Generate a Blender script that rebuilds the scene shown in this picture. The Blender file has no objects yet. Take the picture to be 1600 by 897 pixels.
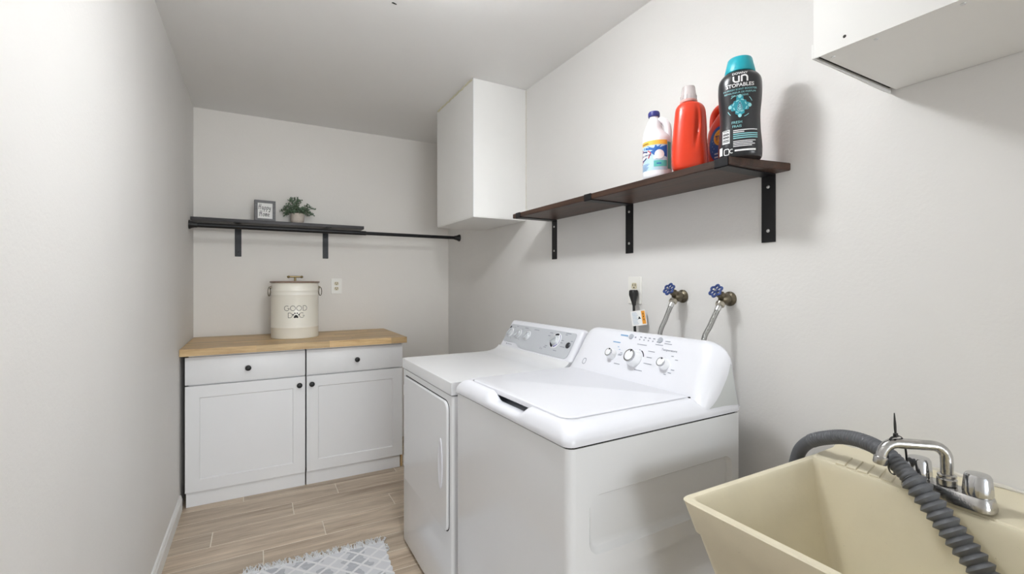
import bpy, bmesh, math, random
from mathutils import Vector, Matrix, Euler

random.seed(7)
SC = bpy.context.scene
COL = SC.collection
PI = math.pi
R = math.radians

# ------------------------------------------------------------------ camera
cam_d = bpy.data.cameras.new('camera')
cam = bpy.data.objects.new('camera', cam_d)
COL.objects.link(cam)
cam.location = (0, 0, 1.29)
cam.rotation_euler = (R(90), 0, R(-28.93))
cam_d.sensor_width = 36
cam_d.lens = 36 * 719.5 / 1600
cam_d.shift_y = -6.8 / 1600
cam_d.clip_start = 0.02
SC.camera = cam

# ------------------------------------------------------------------ world, light, exposure
W = bpy.data.worlds.new('world')
SC.world = W
W.use_nodes = True
W.node_tree.nodes['Background'].inputs[0].default_value = (0.90, 0.95, 1.0, 1)
W.node_tree.nodes['Background'].inputs[1].default_value = 0.9
SC.view_settings.view_transform = 'Standard'
SC.view_settings.look = 'None'
SC.view_settings.exposure = 0.60
SC.view_settings.gamma = 1.0
SC.view_settings.use_curve_mapping = False
LAMP = (0.50, 1.26, 2.345)
LAMP_GLOW = 74.0
FILL_POWER = 215.0
# broad fill light added far behind the camera, shining in through the rear opening
ad = bpy.data.lights.new('rear_fill_light', 'AREA')
ad.shape = 'RECTANGLE'; ad.size = 4.4; ad.size_y = 2.5; ad.energy = FILL_POWER; ad.color = (0.93, 0.97, 1.0)
ao = bpy.data.objects.new('rear_fill_light', ad); COL.objects.link(ao)
ao.location = (0.54, -8.5, 1.30); ao.rotation_euler = (R(90), 0, 0)

# ------------------------------------------------------------------ materials
def lin(c):
    return tuple(((v/255)/12.92 if v/255 <= 0.04045 else ((v/255+0.055)/1.055)**2.4) for v in c) + (1,)

class NT:
    def __init__(s, m):
        s.t = m.node_tree; s.b = s.t.nodes['Principled BSDF']
    def n(s, typ, **kw):
        nd = s.t.nodes.new(typ)
        for k, v in kw.items():
            if k in nd.inputs: nd.inputs[k].default_value = v
            else: setattr(nd, k, v)
        return nd
    def l(s, a, b): s.t.links.new(a, b)

def mat(name, rgb, rough=0.5, metal=0.0, bump=0, bscale=100, vary=0, vscale=8, coat=0, trans=0, spec=None, dirt=None):
    m = bpy.data.materials.new(name); m.use_nodes = True
    q = NT(m); b = q.b
    base = lin(rgb)
    b.inputs['Base Color'].default_value = base
    b.inputs['Roughness'].default_value = rough
    b.inputs['Metallic'].default_value = metal
    if coat: b.inputs['Coat Weight'].default_value = coat; b.inputs['Coat Roughness'].default_value = 0.08
    if trans: b.inputs['Transmission Weight'].default_value = trans
    if spec is not None: b.inputs['Specular IOR Level'].default_value = spec
    tc = q.n('ShaderNodeTexCoord')
    if vary:
        nz = q.n('ShaderNodeTexNoise', Scale=vscale, Detail=5.0)
        q.l(tc.outputs['Object'], nz.inputs['Vector'])
        rp = q.n('ShaderNodeMapRange')
        rp.inputs['From Min'].default_value = 0.3; rp.inputs['From Max'].default_value = 0.7
        rp.inputs['To Min'].default_value = 1 - vary; rp.inputs['To Max'].default_value = 1 + vary
        q.l(nz.outputs['Fac'], rp.inputs['Value'])
        mx = q.n('ShaderNodeVectorMath', operation='SCALE')
        mx.inputs[0].default_value = base[:3]
        q.l(rp.outputs['Result'], mx.inputs['Scale'])
        col = mx.outputs['Vector']
        if dirt:
            n2 = q.n('ShaderNodeTexNoise', Scale=dirt[1], Detail=6.0, Roughness=0.75)
            q.l(tc.outputs['Object'], n2.inputs['Vector'])
            r2 = q.n('ShaderNodeMapRange')
            r2.inputs['From Min'].default_value = dirt[2]; r2.inputs['From Max'].default_value = dirt[2] + 0.08
            r2.inputs['To Max'].default_value = dirt[3]
            q.l(n2.outputs['Fac'], r2.inputs['Value'])
            m2 = q.n('ShaderNodeMix', data_type='RGBA')
            q.l(r2.outputs['Result'], m2.inputs['Factor'])
            q.l(col, m2.inputs[6]); m2.inputs[7].default_value = lin(dirt[0])
            col = m2.outputs[2]
        q.l(col, b.inputs['Base Color'])
    if bump:
        nb = q.n('ShaderNodeTexNoise', Scale=bscale, Detail=3.0)
        q.l(tc.outputs['Object'], nb.inputs['Vector'])
        bp = q.n('ShaderNodeBump', Strength=bump, Distance=0.004)
        q.l(nb.outputs['Fac'], bp.inputs['Height'])
        q.l(bp.outputs['Normal'], b.inputs['Normal'])
    return m

def wood(name, dark, light, scale=(1, 14, 14), rough=0.45, spread=0.25, bump=0.15, fine=1.0):
    """grain along local x; every piece gets its own offset and tone by its object's random number"""
    m = bpy.data.materials.new(name); m.use_nodes = True
    q = NT(m); b = q.b
    tc = q.n('ShaderNodeTexCoord'); oi = q.n('ShaderNodeObjectInfo')
    mul = q.n('ShaderNodeMath', operation='MULTIPLY'); mul.inputs[1].default_value = 37.0
    q.l(oi.outputs['Random'], mul.inputs[0])
    add = q.n('ShaderNodeVectorMath', operation='ADD')
    q.l(tc.outputs['Object'], add.inputs[0]); q.l(mul.outputs[0], add.inputs[1])
    mp = q.n('ShaderNodeMapping'); mp.inputs['Scale'].default_value = scale
    q.l(add.outputs[0], mp.inputs['Vector'])
    n1 = q.n('ShaderNodeTexNoise', Scale=1.0 * fine, Detail=4.0, Roughness=0.55, Distortion=0.6)
    n2 = q.n('ShaderNodeTexNoise', Scale=4.5 * fine, Detail=6.0, Roughness=0.7, Distortion=0.3)
    q.l(mp.outputs[0], n1.inputs['Vector']); q.l(mp.outputs[0], n2.inputs['Vector'])
    ad2 = q.n('ShaderNodeMath', operation='ADD'); q.l(n1.outputs['Fac'], ad2.inputs[0])
    m5 = q.n('ShaderNodeMath', operation='MULTIPLY'); m5.inputs[1].default_value = 0.6
    q.l(n2.outputs['Fac'], m5.inputs[0]); q.l(m5.outputs[0], ad2.inputs[1])
    mr = q.n('ShaderNodeMapRange')
    mr.inputs['From Min'].default_value = 0.5; mr.inputs['From Max'].default_value = 1.1
    q.l(ad2.outputs[0], mr.inputs['Value'])
    mx = q.n('ShaderNodeMix', data_type='RGBA')
    mx.inputs[6].default_value = lin(dark); mx.inputs[7].default_value = lin(light)
    q.l(mr.outputs['Result'], mx.inputs['Factor'])
    rr = q.n('ShaderNodeMapRange'); rr.inputs['To Min'].default_value = 1 - spread; rr.inputs['To Max'].default_value = 1 + spread * 0.6
    q.l(oi.outputs['Random'], rr.inputs['Value'])
    sc = q.n('ShaderNodeVectorMath', operation='SCALE')
    q.l(mx.outputs[2], sc.inputs[0]); q.l(rr.outputs['Result'], sc.inputs['Scale'])
    q.l(sc.outputs[0], b.inputs['Base Color'])
    b.inputs['Roughness'].default_value = rough
    bp = q.n('ShaderNodeBump', Strength=bump, Distance=0.002)
    q.l(n2.outputs['Fac'], bp.inputs['Height']); q.l(bp.outputs['Normal'], b.inputs['Normal'])
    return m

M = {}
M['wall'] = mat('wall_paint', (231, 229, 226), 0.6, bump=0.14, bscale=95, vary=0.012, vscale=3)  # side-wall tone lowered to hold down the lamp's glare
M['wall_back'] = mat('wall_paint_back_retoned', (233, 229, 223), 0.6, bump=0.12, bscale=95, vary=0.012, vscale=3)  # same paint as the side walls, retoned and warmed to even out the light
M['ceiling'] = mat('ceiling_paint', (242, 241, 239), 0.75, bump=0.1, bscale=60, vary=0.012, vscale=2)
M['trim'] = mat('trim_paint', (238, 238, 236), 0.35)
M['soffit'] = mat('soffit_paint', (240, 239, 236), 0.55, bump=0.08, bscale=60, vary=0.01, vscale=5)
M['caulk'] = mat('old_caulk', (222, 216, 190), 0.7, bump=0.4, bscale=80, vary=0.1, vscale=40)
M['caulk_white'] = mat('white_caulk', (222, 218, 208), 0.7, bump=0.4, bscale=80, vary=0.06, vscale=40)
M['grout'] = mat('grout', (236, 228, 214), 0.85, bump=0.2, bscale=200)
M['tile'] = wood('wood_look_tile', (152, 131, 109), (226, 210, 188), (1.5, 16, 16), 0.40, 0.13, 0.06)
M['butcher'] = wood('butcher_block', (176, 138, 90), (232, 202, 150), (3, 40, 40), 0.4, 0.24, 0.05)
M['rawwood'] = wood('raw_plywood', (188, 150, 100), (220, 188, 140), (10, 40, 3), 0.7, 0.1)
M['shelfwood'] = wood('dark_stained_wood', (36, 23, 17), (84, 58, 44), (22, 2.0, 22), 0.42, 0.05, 0.25)
M['shelfgrey'] = wood('charcoal_stained_wood', (42, 41, 43), (84, 82, 84), (2.5, 26, 26), 0.5, 0.05, 0.25)
M['black'] = mat('black_metal', (22, 22, 25), 0.42, 0.3)
M['blackpl'] = mat('black_plastic', (20, 20, 21), 0.4)
M['screw'] = mat('screw_steel', (215, 215, 215), 0.3, 1.0)
M['cab'] = mat('cabinet_white', (236, 236, 237), 0.38)
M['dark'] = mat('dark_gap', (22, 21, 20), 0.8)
M['white'] = mat('appliance_white', (233, 234, 236), 0.14, coat=0.3)
M['whitetop'] = mat('appliance_plastic_white', (234, 235, 241), 0.28, coat=0.2)
M['greypanel'] = mat('console_grey', (196, 199, 204), 0.35)
M['greymetal'] = mat('console_side_grey', (205, 208, 208), 0.35)
M['knobwhite'] = mat('knob_white', (240, 241, 243), 0.3)
M['knobring'] = mat('knob_chrome', (190, 192, 195), 0.18, 1.0)
M['dialsilver'] = mat('dial_silver', (206, 209, 212), 0.28, 0.35)
M['knobdark'] = mat('knob_dark_ring', (70, 72, 78), 0.3, 0.6)
M['button'] = mat('button_grey', (176, 180, 188), 0.4)
M['printg'] = mat('print_grey', (138, 141, 154), 0.6)
M['printb'] = mat('print_blue', (120, 165, 205), 0.6)
M['printd'] = mat('print_dark', (34, 34, 48), 0.5)
M['printv'] = mat('print_violet', (120, 118, 170), 0.5)
M['cream'] = mat('cream_enamel', (243, 239, 227), 0.28, coat=0.3, vary=0.012, vscale=6)
M['ink'] = mat('ink_black', (26, 26, 28), 0.6)
M['inkgrey'] = mat('ink_grey', (70, 67, 63), 0.6)
M['copper'] = wood('lid_wood', (112, 88, 74), (158, 132, 114), (6, 40, 40), 0.4, 0.05)
M['brass'] = mat('aged_brass', (150, 132, 92), 0.35, 0.9)
M['pewter'] = mat('pewter_wire', (110, 102, 88), 0.4, 0.9)
M['plate'] = mat('outlet_plate', (240, 238, 232), 0.35)
M['recept'] = mat('outlet_almond', (214, 205, 178), 0.4)
M['slot'] = mat('outlet_slot', (40, 34, 26), 0.7)
M['frame'] = wood('grey_frame_wood', (98, 98, 100), (134, 133, 134), (10, 60, 60), 0.6, 0.04)
M['paper'] = mat('paper_white', (240, 239, 236), 0.7)
M['pot'] = mat('stone_pot', (205, 194, 182), 0.75, bump=0.3, bscale=120, vary=0.06, vscale=60)
M['leaf'] = mat('leaf_green', (104, 126, 102), 0.6, vary=0.35, vscale=60)
M['stem'] = mat('stem_green', (84, 84, 60), 0.7)
M['soil'] = mat('moss', (50, 48, 34), 0.9)
M['bronze'] = mat('aged_brass_valve', (112, 104, 88), 0.36, 0.85, bump=0.3, bscale=120, vary=0.2, vscale=60)
M['nickel'] = mat('hose_nut', (190, 184, 170), 0.3, 0.9)
M['blueh'] = mat('blue_enamel', (44, 66, 122), 0.35)
M['chrome'] = mat('chrome', (205, 205, 206), 0.12, 1.0, bump=0.04, bscale=60)
M['chromeworn'] = mat('worn_chrome', (196, 195, 194), 0.2, 1.0, bump=0.15, bscale=120, vary=0.15, vscale=60)
M['sink'] = mat('aged_cream_plastic', (228, 219, 193), 0.5, bump=0.1, bscale=70, vary=0.035, vscale=9, dirt=((112, 96, 66), 60, 0.665, 0.7))
M['hosegrey'] = mat('grey_hose', (98, 100, 104), 0.5, vary=0.06, vscale=40)
M['blw'] = mat('bottle_white', (240, 241, 245), 0.35)
M['capblue'] = mat('cap_navy', (52, 54, 130), 0.4)
M['lblblue'] = mat('label_blue', (36, 98, 176), 0.35)
M['lbllight'] = mat('label_pale_blue', (186, 214, 230), 0.35)
M['lblyellow'] = mat('label_yellow', (244, 190, 78), 0.35)
M['lblteal'] = mat('label_teal', (96, 192, 184), 0.35)
M['lblred'] = mat('label_red', (190, 44, 60), 0.4)
M['lblnavy'] = mat('label_navy', (30, 44, 110), 0.4)
M['lblwhite'] = mat('label_white', (240, 240, 240), 0.4)
M['lblorange'] = mat('label_orange', (236, 160, 52), 0.4)
M['red'] = mat('bottle_red', (214, 56, 24), 0.3, coat=0.15)
M['clear'] = mat('clear_cap', (244, 234, 234), 0.22, trans=0.55)
M['pink'] = mat('cap_rim_pink', (226, 176, 170), 0.35)
M['teal'] = mat('cap_teal', (22, 166, 182), 0.35)
M['tub'] = mat('tub_black', (30, 31, 35), 0.3, coat=0.2)
M['tubteal'] = mat('emblem_teal', (44, 150, 166), 0.4)
M['tubpale'] = mat('emblem_pale', (150, 214, 218), 0.4)
M['lamp'] = mat('lamp_white', (240, 240, 240), 0.4)

# braided steel hose
def braided():
    m = mat('braided_steel', (160, 160, 157), 0.33, 0.8)
    q = NT(m); tc = q.n('ShaderNodeTexCoord')
    wv = q.n('ShaderNodeTexWave', Scale=90.0, Distortion=3.0, bands_direction='DIAGONAL')
    q.l(tc.outputs['Object'], wv.inputs['Vector'])
    bp = q.n('ShaderNodeBump', Strength=0.5, Distance=0.002)
    q.l(wv.outputs['Fac'], bp.inputs['Height']); q.l(bp.outputs['Normal'], q.b.inputs['Normal'])
    return m
M['hose'] = braided()

def rug_mat():
    m = mat('woven_rug', (226, 227, 230), 0.95)
    q = NT(m); tc = q.n('ShaderNodeTexCoord'); sep = q.n('ShaderNodeSeparateXYZ')
    q.l(tc.outputs['Object'], sep.inputs[0])
    def math_(op, a, b=None):
        nd = q.n('ShaderNodeMath', operation=op)
        for i, v in enumerate((a, b)):
            if v is None: continue
            if isinstance(v, (int, float)): nd.inputs[i].default_value = v
            else: q.l(v, nd.inputs[i])
        return nd.outputs[0]
    nz = q.n('ShaderNodeTexNoise', Scale=35.0, Detail=3.0); q.l(tc.outputs['Object'], nz.inputs['Vector'])
    wob = math_('MULTIPLY', math_('SUBTRACT', nz.outputs['Fac'], 0.5), 0.16)
    x = sep.outputs['X']; y = sep.outputs['Y']
    a = math_('ADD', math_('ADD', math_('MULTIPLY', x, 11.0), math_('MULTIPLY', y, 11.0)), wob)
    c = math_('ADD', math_('SUBTRACT', math_('MULTIPLY', x, 11.0), math_('MULTIPLY', y, 11.0)), wob)
    la = math_('ABSOLUTE', math_('SUBTRACT', math_('FRACT', a), 0.5))
    lc = math_('ABSOLUTE', math_('SUBTRACT', math_('FRACT', c), 0.5))
    line = math_('LESS_THAN', math_('MINIMUM', la, lc), 0.09)
    n2 = q.n('ShaderNodeTexNoise', Scale=9.0, Detail=2.0); q.l(tc.outputs['Object'], n2.inputs['Vector'])
    mp = q.n('ShaderNodeMapping'); mp.inputs['Scale'].default_value = (30, 220, 1)
    q.l(tc.outputs['Object'], mp.inputs['Vector'])
    n3 = q.n('ShaderNodeTexNoise', Scale=1.0, Detail=2.0); q.l(mp.outputs[0], n3.inputs['Vector'])
    patch = math_('MULTIPLY', math_('MULTIPLY', math_('GREATER_THAN', n2.outputs['Fac'], 0.53), n3.outputs['Fac']), 1.0)
    base = q.n('ShaderNodeMix', data_type='RGBA')
    base.inputs[6].default_value = lin((222, 223, 227)); base.inputs[7].default_value = lin((150, 155, 164))
    q.l(patch, base.inputs['Factor'])
    fin = q.n('ShaderNodeMix', data_type='RGBA'); fin.inputs[7].default_value = lin((238, 238, 240))
    q.l(line, fin.inputs['Factor']); q.l(base.outputs[2], fin.inputs[6])
    q.l(fin.outputs[2], q.b.inputs['Base Color'])
    bp = q.n('ShaderNodeBump', Strength=0.6, Distance=0.003)
    q.l(math_('ADD', n3.outputs['Fac'], line), bp.inputs['Height']); q.l(bp.outputs['Normal'], q.b.inputs['Normal'])
    return m
M['rug'] = rug_mat()
M['fringe'] = mat('cotton_fringe', (230, 231, 233), 0.95)
lm = bpy.data.materials.new('lamp_diffuser'); lm.use_nodes = True
lm.node_tree.nodes['Principled BSDF'].inputs['Base Color'].default_value = (0.9, 0.9, 0.9, 1)
lm.node_tree.nodes['Principled BSDF'].inputs['Emission Color'].default_value = (0.955, 0.98, 1.0, 1)
lm.node_tree.nodes['Principled BSDF'].inputs['Emission Strength'].default_value = LAMP_GLOW
M['diffuser'] = lm

# ------------------------------------------------------------------ mesh helpers
class MB:
    def __init__(s): s.v = []; s.f = []
    def add(s, vs, fs, T=None):
        o = len(s.v)
        for p in vs:
            p = Vector(p); s.v.append(T @ p if T is not None else p)
        for f in fs: s.f.append(tuple(i + o for i in f))
        return s
    def box(s, x0, x1, y0, y1, z0, z1, T=None):
        return s.add([(x0,y0,z0),(x1,y0,z0),(x1,y1,z0),(x0,y1,z0),(x0,y0,z1),(x1,y0,z1),(x1,y1,z1),(x0,y1,z1)],
                     [(0,3,2,1),(4,5,6,7),(0,1,5,4),(1,2,6,5),(2,3,7,6),(3,0,4,7)], T)
    def rbox(s, x0, x1, y0, y1, z0, z1, r=0.003, seg=2, T=None):
        bm = bmesh.new()
        t = MB().box(x0, x1, y0, y1, z0, z1)
        vs = [bm.verts.new(p) for p in t.v]
        for f in t.f: bm.faces.new([vs[i] for i in f])
        bmesh.ops.bevel(bm, geom=bm.edges[:], offset=r, segments=seg, profile=0.5, affect='EDGES')
        return s.addbm(bm, T)
    def addbm(s, bm, T=None):
        bm.verts.index_update()
        s.add([v.co.copy() for v in bm.verts], [tuple(v.index for v in f.verts) for f in bm.faces], T)
        bm.free(); return s
    def loft(s, rings, cap0=True, cap1=True, closed=True, T=None):
        n = len(rings[0]); vs = [p for r in rings for p in r]; fs = []
        for k in range(len(rings) - 1):
            for i in range(n if closed else n - 1):
                j = (i + 1) % n
                fs.append((k*n+i, k*n+j, (k+1)*n+j, (k+1)*n+i))
        if cap0: fs.append(tuple(reversed(range(n))))
        if cap1: fs.append(tuple(range((len(rings)-1)*n, len(rings)*n)))
        return s.add(vs, fs, T)
    def lathe(s, prof, T=None, n=28, sx=1, sy=1, cap=True):
        rings = [[(r*sx*math.cos(2*PI*i/n), r*sy*math.sin(2*PI*i/n), h) for i in range(n)] for r, h in prof]
        return s.loft(rings, cap, cap, True, T)
    def prism(s, poly, d0, d1, T=None):
        """poly in local xy extruded from z=d0 to d1"""
        return s.loft([[(x, y, d0) for x, y in poly], [(x, y, d1) for x, y in poly]], True, True, True, T)
    def tube(s, path, r, n=10, caps=True, T=None, closed=False):
        P = [Vector(p) for p in path]; rings = []
        N = len(P)
        rad = r if callable(r) else (lambda k: r) if not isinstance(r, (list, tuple)) else (lambda k: r[k])
        up = None
        for k in range(N):
            if closed: t = P[(k+1) % N] - P[k-1]
            else: t = P[min(k+1, N-1)] - P[max(k-1, 0)]
            t.normalize()
            if up is None:
                a = Vector((0, 0, 1)) if abs(t.z) < 0.9 else Vector((1, 0, 0))
                up = (a - t * a.dot(t)).normalized()
            else:
                up = (up - t * up.dot(t)).normalized()
            sd = t.cross(up)
            rings.append([P[k] + (up*math.cos(2*PI*i/n) + sd*math.sin(2*PI*i/n)) * rad(k) for i in range(n)])
        if closed: rings.append(rings[0]); caps = False
        return s.loft(rings, caps, caps, True, T)

def wloc(o):
    v = Vector((0, 0, 0))
    while o is not None:
        v += o.location; o = o.parent
    return v

def obj(name, mb, m, parent=None, smooth=35, local=False, origin=None, label=None):
    me = bpy.data.meshes.new(name)
    off = Vector((0, 0, 0))
    if parent is not None and not local: off = wloc(parent)
    if origin is not None: off = off + Vector(origin)   # origin given in parent's frame when local
    vs = [(Vector(p) - (Vector(origin) if (origin is not None and (parent is None or local)) else off)) for p in mb.v]
    me.from_pydata(vs, [], mb.f)
    bm = bmesh.new(); bm.from_mesh(me)
    bmesh.ops.recalc_face_normals(bm, faces=bm.faces[:]); bm.to_mesh(me); bm.free()
    me.materials.append(m)
    if smooth:
        me.shade_smooth()
        me.set_sharp_from_angle(angle=R(smooth))
    o = bpy.data.objects.new(name, me); COL.objects.link(o)
    if parent is not None: o.parent = parent
    if origin is not None: o.location = origin
    if label: o['label'] = label
    return o

def thing(name, label, cat, loc=(0, 0, 0), rz=0, group=None):
    o = bpy.data.objects.new(name, None); COL.objects.link(o)
    o.empty_display_size = 0.05
    o.location = loc; o.rotation_euler = (0, 0, rz)
    o['label'] = label; o['category'] = cat
    if group: o['group'] = group
    return o

def struct(name, mb, m, smooth=0):
    o = obj(name, mb, m, None, smooth); o['kind'] = 'structure'; return o

def frame(o, z, up=(0, 0, 1)):
    """matrix with local z along z, local y near up, at o"""
    z = Vector(z).normalized(); up = Vector(up)
    y = (up - z * up.dot(z)).normalized(); x = y.cross(z)
    return Matrix(((x.x, y.x, z.x, o[0]), (x.y, y.y, z.y, o[1]), (x.z, y.z, z.z, o[2]), (0, 0, 0, 1)))

def rrect(x0, x1, y0, y1, r, n=6):
    if not isinstance(r, (list, tuple)): r = (r,)*4
    out = []
    for (cx, cy, a0, rr) in ((x1-r[0], y1-r[0], 0, r[0]), (x0+r[1], y1-r[1], 90, r[1]), (x0+r[2], y0+r[2], 180, r[2]), (x1-r[3], y0+r[3], 270, r[3])):
        for k in range(n + 1):
            a = R(a0 + 90*k/n)
            out.append((cx + rr*math.cos(a), cy + rr*math.sin(a)))
    return out

def smoothpath(pts, sub=6):
    P = [Vector(p) for p in pts]; out = []
    for i in range(len(P)-1):
        p0 = P[max(i-1, 0)]; p1 = P[i]; p2 = P[i+1]; p3 = P[min(i+2, len(P)-1)]
        for k in range(sub):
            t = k/sub
            out.append(0.5*((2*p1) + (p2-p0)*t + (2*p0-5*p1+4*p2-p3)*t*t + (3*p1-p0-3*p2+p3)*t**3))
    out.append(P[-1]); return out

_fc = {}
def text_geo(s, size, align='CENTER', shear=0.0, spacing=1.0, bold=0.0):
    cu = bpy.data.curves.new('text', 'FONT'); cu.body = s; cu.size = size; cu.align_x = align
    cu.shear = shear; cu.space_character = spacing; cu.resolution_u = 3; cu.offset = bold
    ob = bpy.data.objects.new('text', cu)
    me = bpy.data.meshes.new_from_object(ob)
    vs = [tuple(v.co) for v in me.vertices]; fs = [tuple(p.vertices) for p in me.polygons]
    bpy.data.objects.remove(ob); bpy.data.curves.remove(cu); bpy.data.meshes.remove(me)
    return vs, fs

def add_text(mb, s, size, x, y, fn, **kw):
    """fn maps flat (x, y) to a point just proud of the surface"""
    vs, fs = text_geo(s, size, **kw)
    mb.add([fn(v[0] + x, v[1] + y) for v in vs], fs)

def add_stroke(mb, pts, w, fn):
    """ribbon of width w along a flat polyline"""
    P = [Vector((p[0], p[1])) for p in pts]; L = []; Rr = []
    for k in range(len(P)):
        t = P[min(k+1, len(P)-1)] - P[max(k-1, 0)]
        if t.length < 1e-9: t = Vector((1, 0))
        t.normalize(); n = Vector((-t.y, t.x)) * w/2
        L.append(P[k] + n); Rr.append(P[k] - n)
    n = len(P)
    mb.add([fn(*p) for p in L] + [fn(*p) for p in Rr], [(k, k+1, n+k+1, n+k) for k in range(n-1)])

def add_patch(mb, poly, fn, rings=3):
    """filled star-shaped flat region, mapped finely so that it can wrap"""
    cx = sum(p[0] for p in poly)/len(poly); cy = sum(p[1] for p in poly)/len(poly); n = len(poly)
    vs = [fn(cx, cy)]; fs = []
    for k in range(1, rings+1):
        for p in poly: vs.append(fn(cx + (p[0]-cx)*k/rings, cy + (p[1]-cy)*k/rings))
    for i in range(n): fs.append((0, 1+i, 1+(i+1) % n))
    for k in range(rings-1):
        for i in range(n):
            a = 1+k*n+i; b = 1+k*n+(i+1) % n
            fs.append((a, b, b+n, a+n))
    mb.add(vs, fs)

def add_grid(mb, x0, x1, y0, y1, fn, nx=10, ny=6):
    vs = [fn(x0+(x1-x0)*i/nx, y0+(y1-y0)*j/ny) for j in range(ny+1) for i in range(nx+1)]
    mb.add(vs, [(j*(nx+1)+i, j*(nx+1)+i+1, (j+1)*(nx+1)+i+1, (j+1)*(nx+1)+i) for j in range(ny) for i in range(nx)])

def ellipse(cx, cy, a, b, n=28):
    return [(cx + a*math.cos(2*PI*k/n), cy + b*math.sin(2*PI*k/n)) for k in range(n)]

# ------------------------------------------------------------------ structure
XL, XR, YB, YF, ZC = -0.385, 1.474, 3.828, -2.60, 2.497
floor = struct('floor', MB().box(XL-0.1, XR+0.1, YF-1.4, YB+0.1, -0.06, -0.0010), M['grout'])
TW, TL, G = 0.1543, 0.904, 0.0045
def tile_mesh(L, Wd):
    g = MB(); c = 0.0009
    g.add([(0,0,-0.008),(L,0,-0.008),(L,Wd,-0.008),(0,Wd,-0.008),(0,0,-c),(L,0,-c),(L,Wd,-c),(0,Wd,-c),
           (c,c,0),(L-c,c,0),(L-c,Wd-c,0),(c,Wd-c,0)],
          [(0,1,5,4),(1,2,6,5),(2,3,7,6),(3,0,4,7),(4,5,9,8),(5,6,10,9),(6,7,11,10),(7,4,8,11),(8,9,10,11)])
    return g
shared = {}
joints = {-1: -0.073, 0: 0.435, 1: 0.178, 2: -0.202, 3: 0.307, 4: 0.024}
row = -5
while True:
    y1 = 3.141 - row*TW
    y0 = y1 - TW
    if y1 < YF + 0.01: break
    j = joints.get(row, -0.05 - 0.333*row)
    start = j
    while start > XL: start -= TL
    ya, yb = max(y0, YF + 0.002), min(y1, YB - 0.002)
    xs = start
    while xs < XR and yb - ya > 0.02:
        a, b = max(xs, XL + 0.002), min(xs + TL, XR - 0.002)
        if b - a > 0.015:
            key = (round(b-a-G, 3), round(yb-ya-G, 3))
            if key in shared:
                o = bpy.data.objects.new('floor_tile', shared[key]); COL.objects.link(o); o.parent = floor
            else:
                o = obj('floor_tile', tile_mesh(*key), M['tile'], floor, 0, local=True); shared[key] = o.data
            o.location = (a + G/2, ya + G/2, 0)
        xs += TL
    row += 1

ceil = struct('ceiling', MB().box(XL-0.1, XR+0.1, YF-0.1, YB+0.1, ZC, ZC+0.06), M['ceiling'])
hp = MB().prism([(0.507,1.984),(0.513,1.981),(0.520,1.984),(0.527,1.987),(0.529,1.991),(0.521,1.992),(0.512,1.990),(0.506,1.988)], ZC-0.0012, ZC+0.001)
obj('screw_hole', hp, M['dark'], ceil, 0)
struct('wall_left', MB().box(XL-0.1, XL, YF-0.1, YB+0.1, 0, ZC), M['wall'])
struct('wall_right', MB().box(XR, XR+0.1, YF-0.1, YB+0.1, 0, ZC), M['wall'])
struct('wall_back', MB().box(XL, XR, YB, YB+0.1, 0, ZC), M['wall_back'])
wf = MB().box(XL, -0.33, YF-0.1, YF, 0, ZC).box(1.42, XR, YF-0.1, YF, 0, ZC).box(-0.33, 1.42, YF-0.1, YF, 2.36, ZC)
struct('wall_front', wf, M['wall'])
def bb_prof(y): return [(XL+d, y, z) for d, z in ((0,0),(0.013,0),(0.013,0.066),(0.010,0.070),(0.010,0.078),(0.006,0.086),(0.002,0.0875),(0,0.0875))]
struct('baseboard_left', MB().loft([bb_prof(YF), bb_prof(3.186)]), M['trim'], 30)

# ------------------------------------------------------------------ ceiling lamp (above and behind the frame's top edge)
cl = thing('ceiling_light', 'round white flush ceiling lamp above the washer aisle', 'ceiling lamp', (LAMP[0], LAMP[1], ZC))
obj('lamp_base', MB().lathe([(0.165, ZC-0.001), (0.165, ZC-0.018), (0.15, ZC-0.022)], Matrix.Translation((LAMP[0], LAMP[1], 0))), M['lamp'], cl)
obj('lamp_neck', MB().lathe([(0.05, ZC-0.0225), (0.040, ZC-0.126)], Matrix.Translation((LAMP[0], LAMP[1], 0)), 20), M['lamp'], cl)
dome = [(0.110*math.cos(R(a)), LAMP[2]-0.028*math.sin(R(a))) for a in range(-75, 90, 11)] + [(0.002, LAMP[2]-0.028)]
obj('diffuser', MB().lathe(dome, Matrix.Translation((LAMP[0], LAMP[1], 0))), M['diffuser'], cl)

# ------------------------------------------------------------------ boxed soffits
s1 = thing('boxed_soffit', 'tall white boxed-in duct in the far right corner, hanging from the ceiling', 'soffit', (1.29, 2.79, 1.68))
obj('box_shell', MB().box(1.1126, XR-0.001, 2.483, 3.105, 1.684, ZC-0.001), M['soffit'], s1, 0)
obj('bottom_panel', MB().box(1.1146, XR-0.002, 2.485, 3.103, 1.678, 1.6835), M['soffit'], s1, 0)
obj('corner_bead', MB().box(1.1116, 1.1216, 2.4815, 2.4915, 1.679, ZC-0.004), M['trim'], s1, 0)
cb = MB(); pts = []
for k in range(40):
    pts.append((1.1115 + random.uniform(-.002, .001), 2.50 + k*0.015, ZC - 0.004 + random.uniform(-.003, .002)))
cb.tube(pts, lambda k: 0.0035 + 0.003*random.random(), 6)
obj('caulk_bead', cb, M['caulk'], s1, label='ragged yellowed caulk bead')
obj('caulk_bead', MB().tube([(XR-0.001, 2.482, z) for z in (1.70, 1.9, 2.1, 2.3, 2.49)], 0.004, 6), M['caulk_white'], s1)

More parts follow.
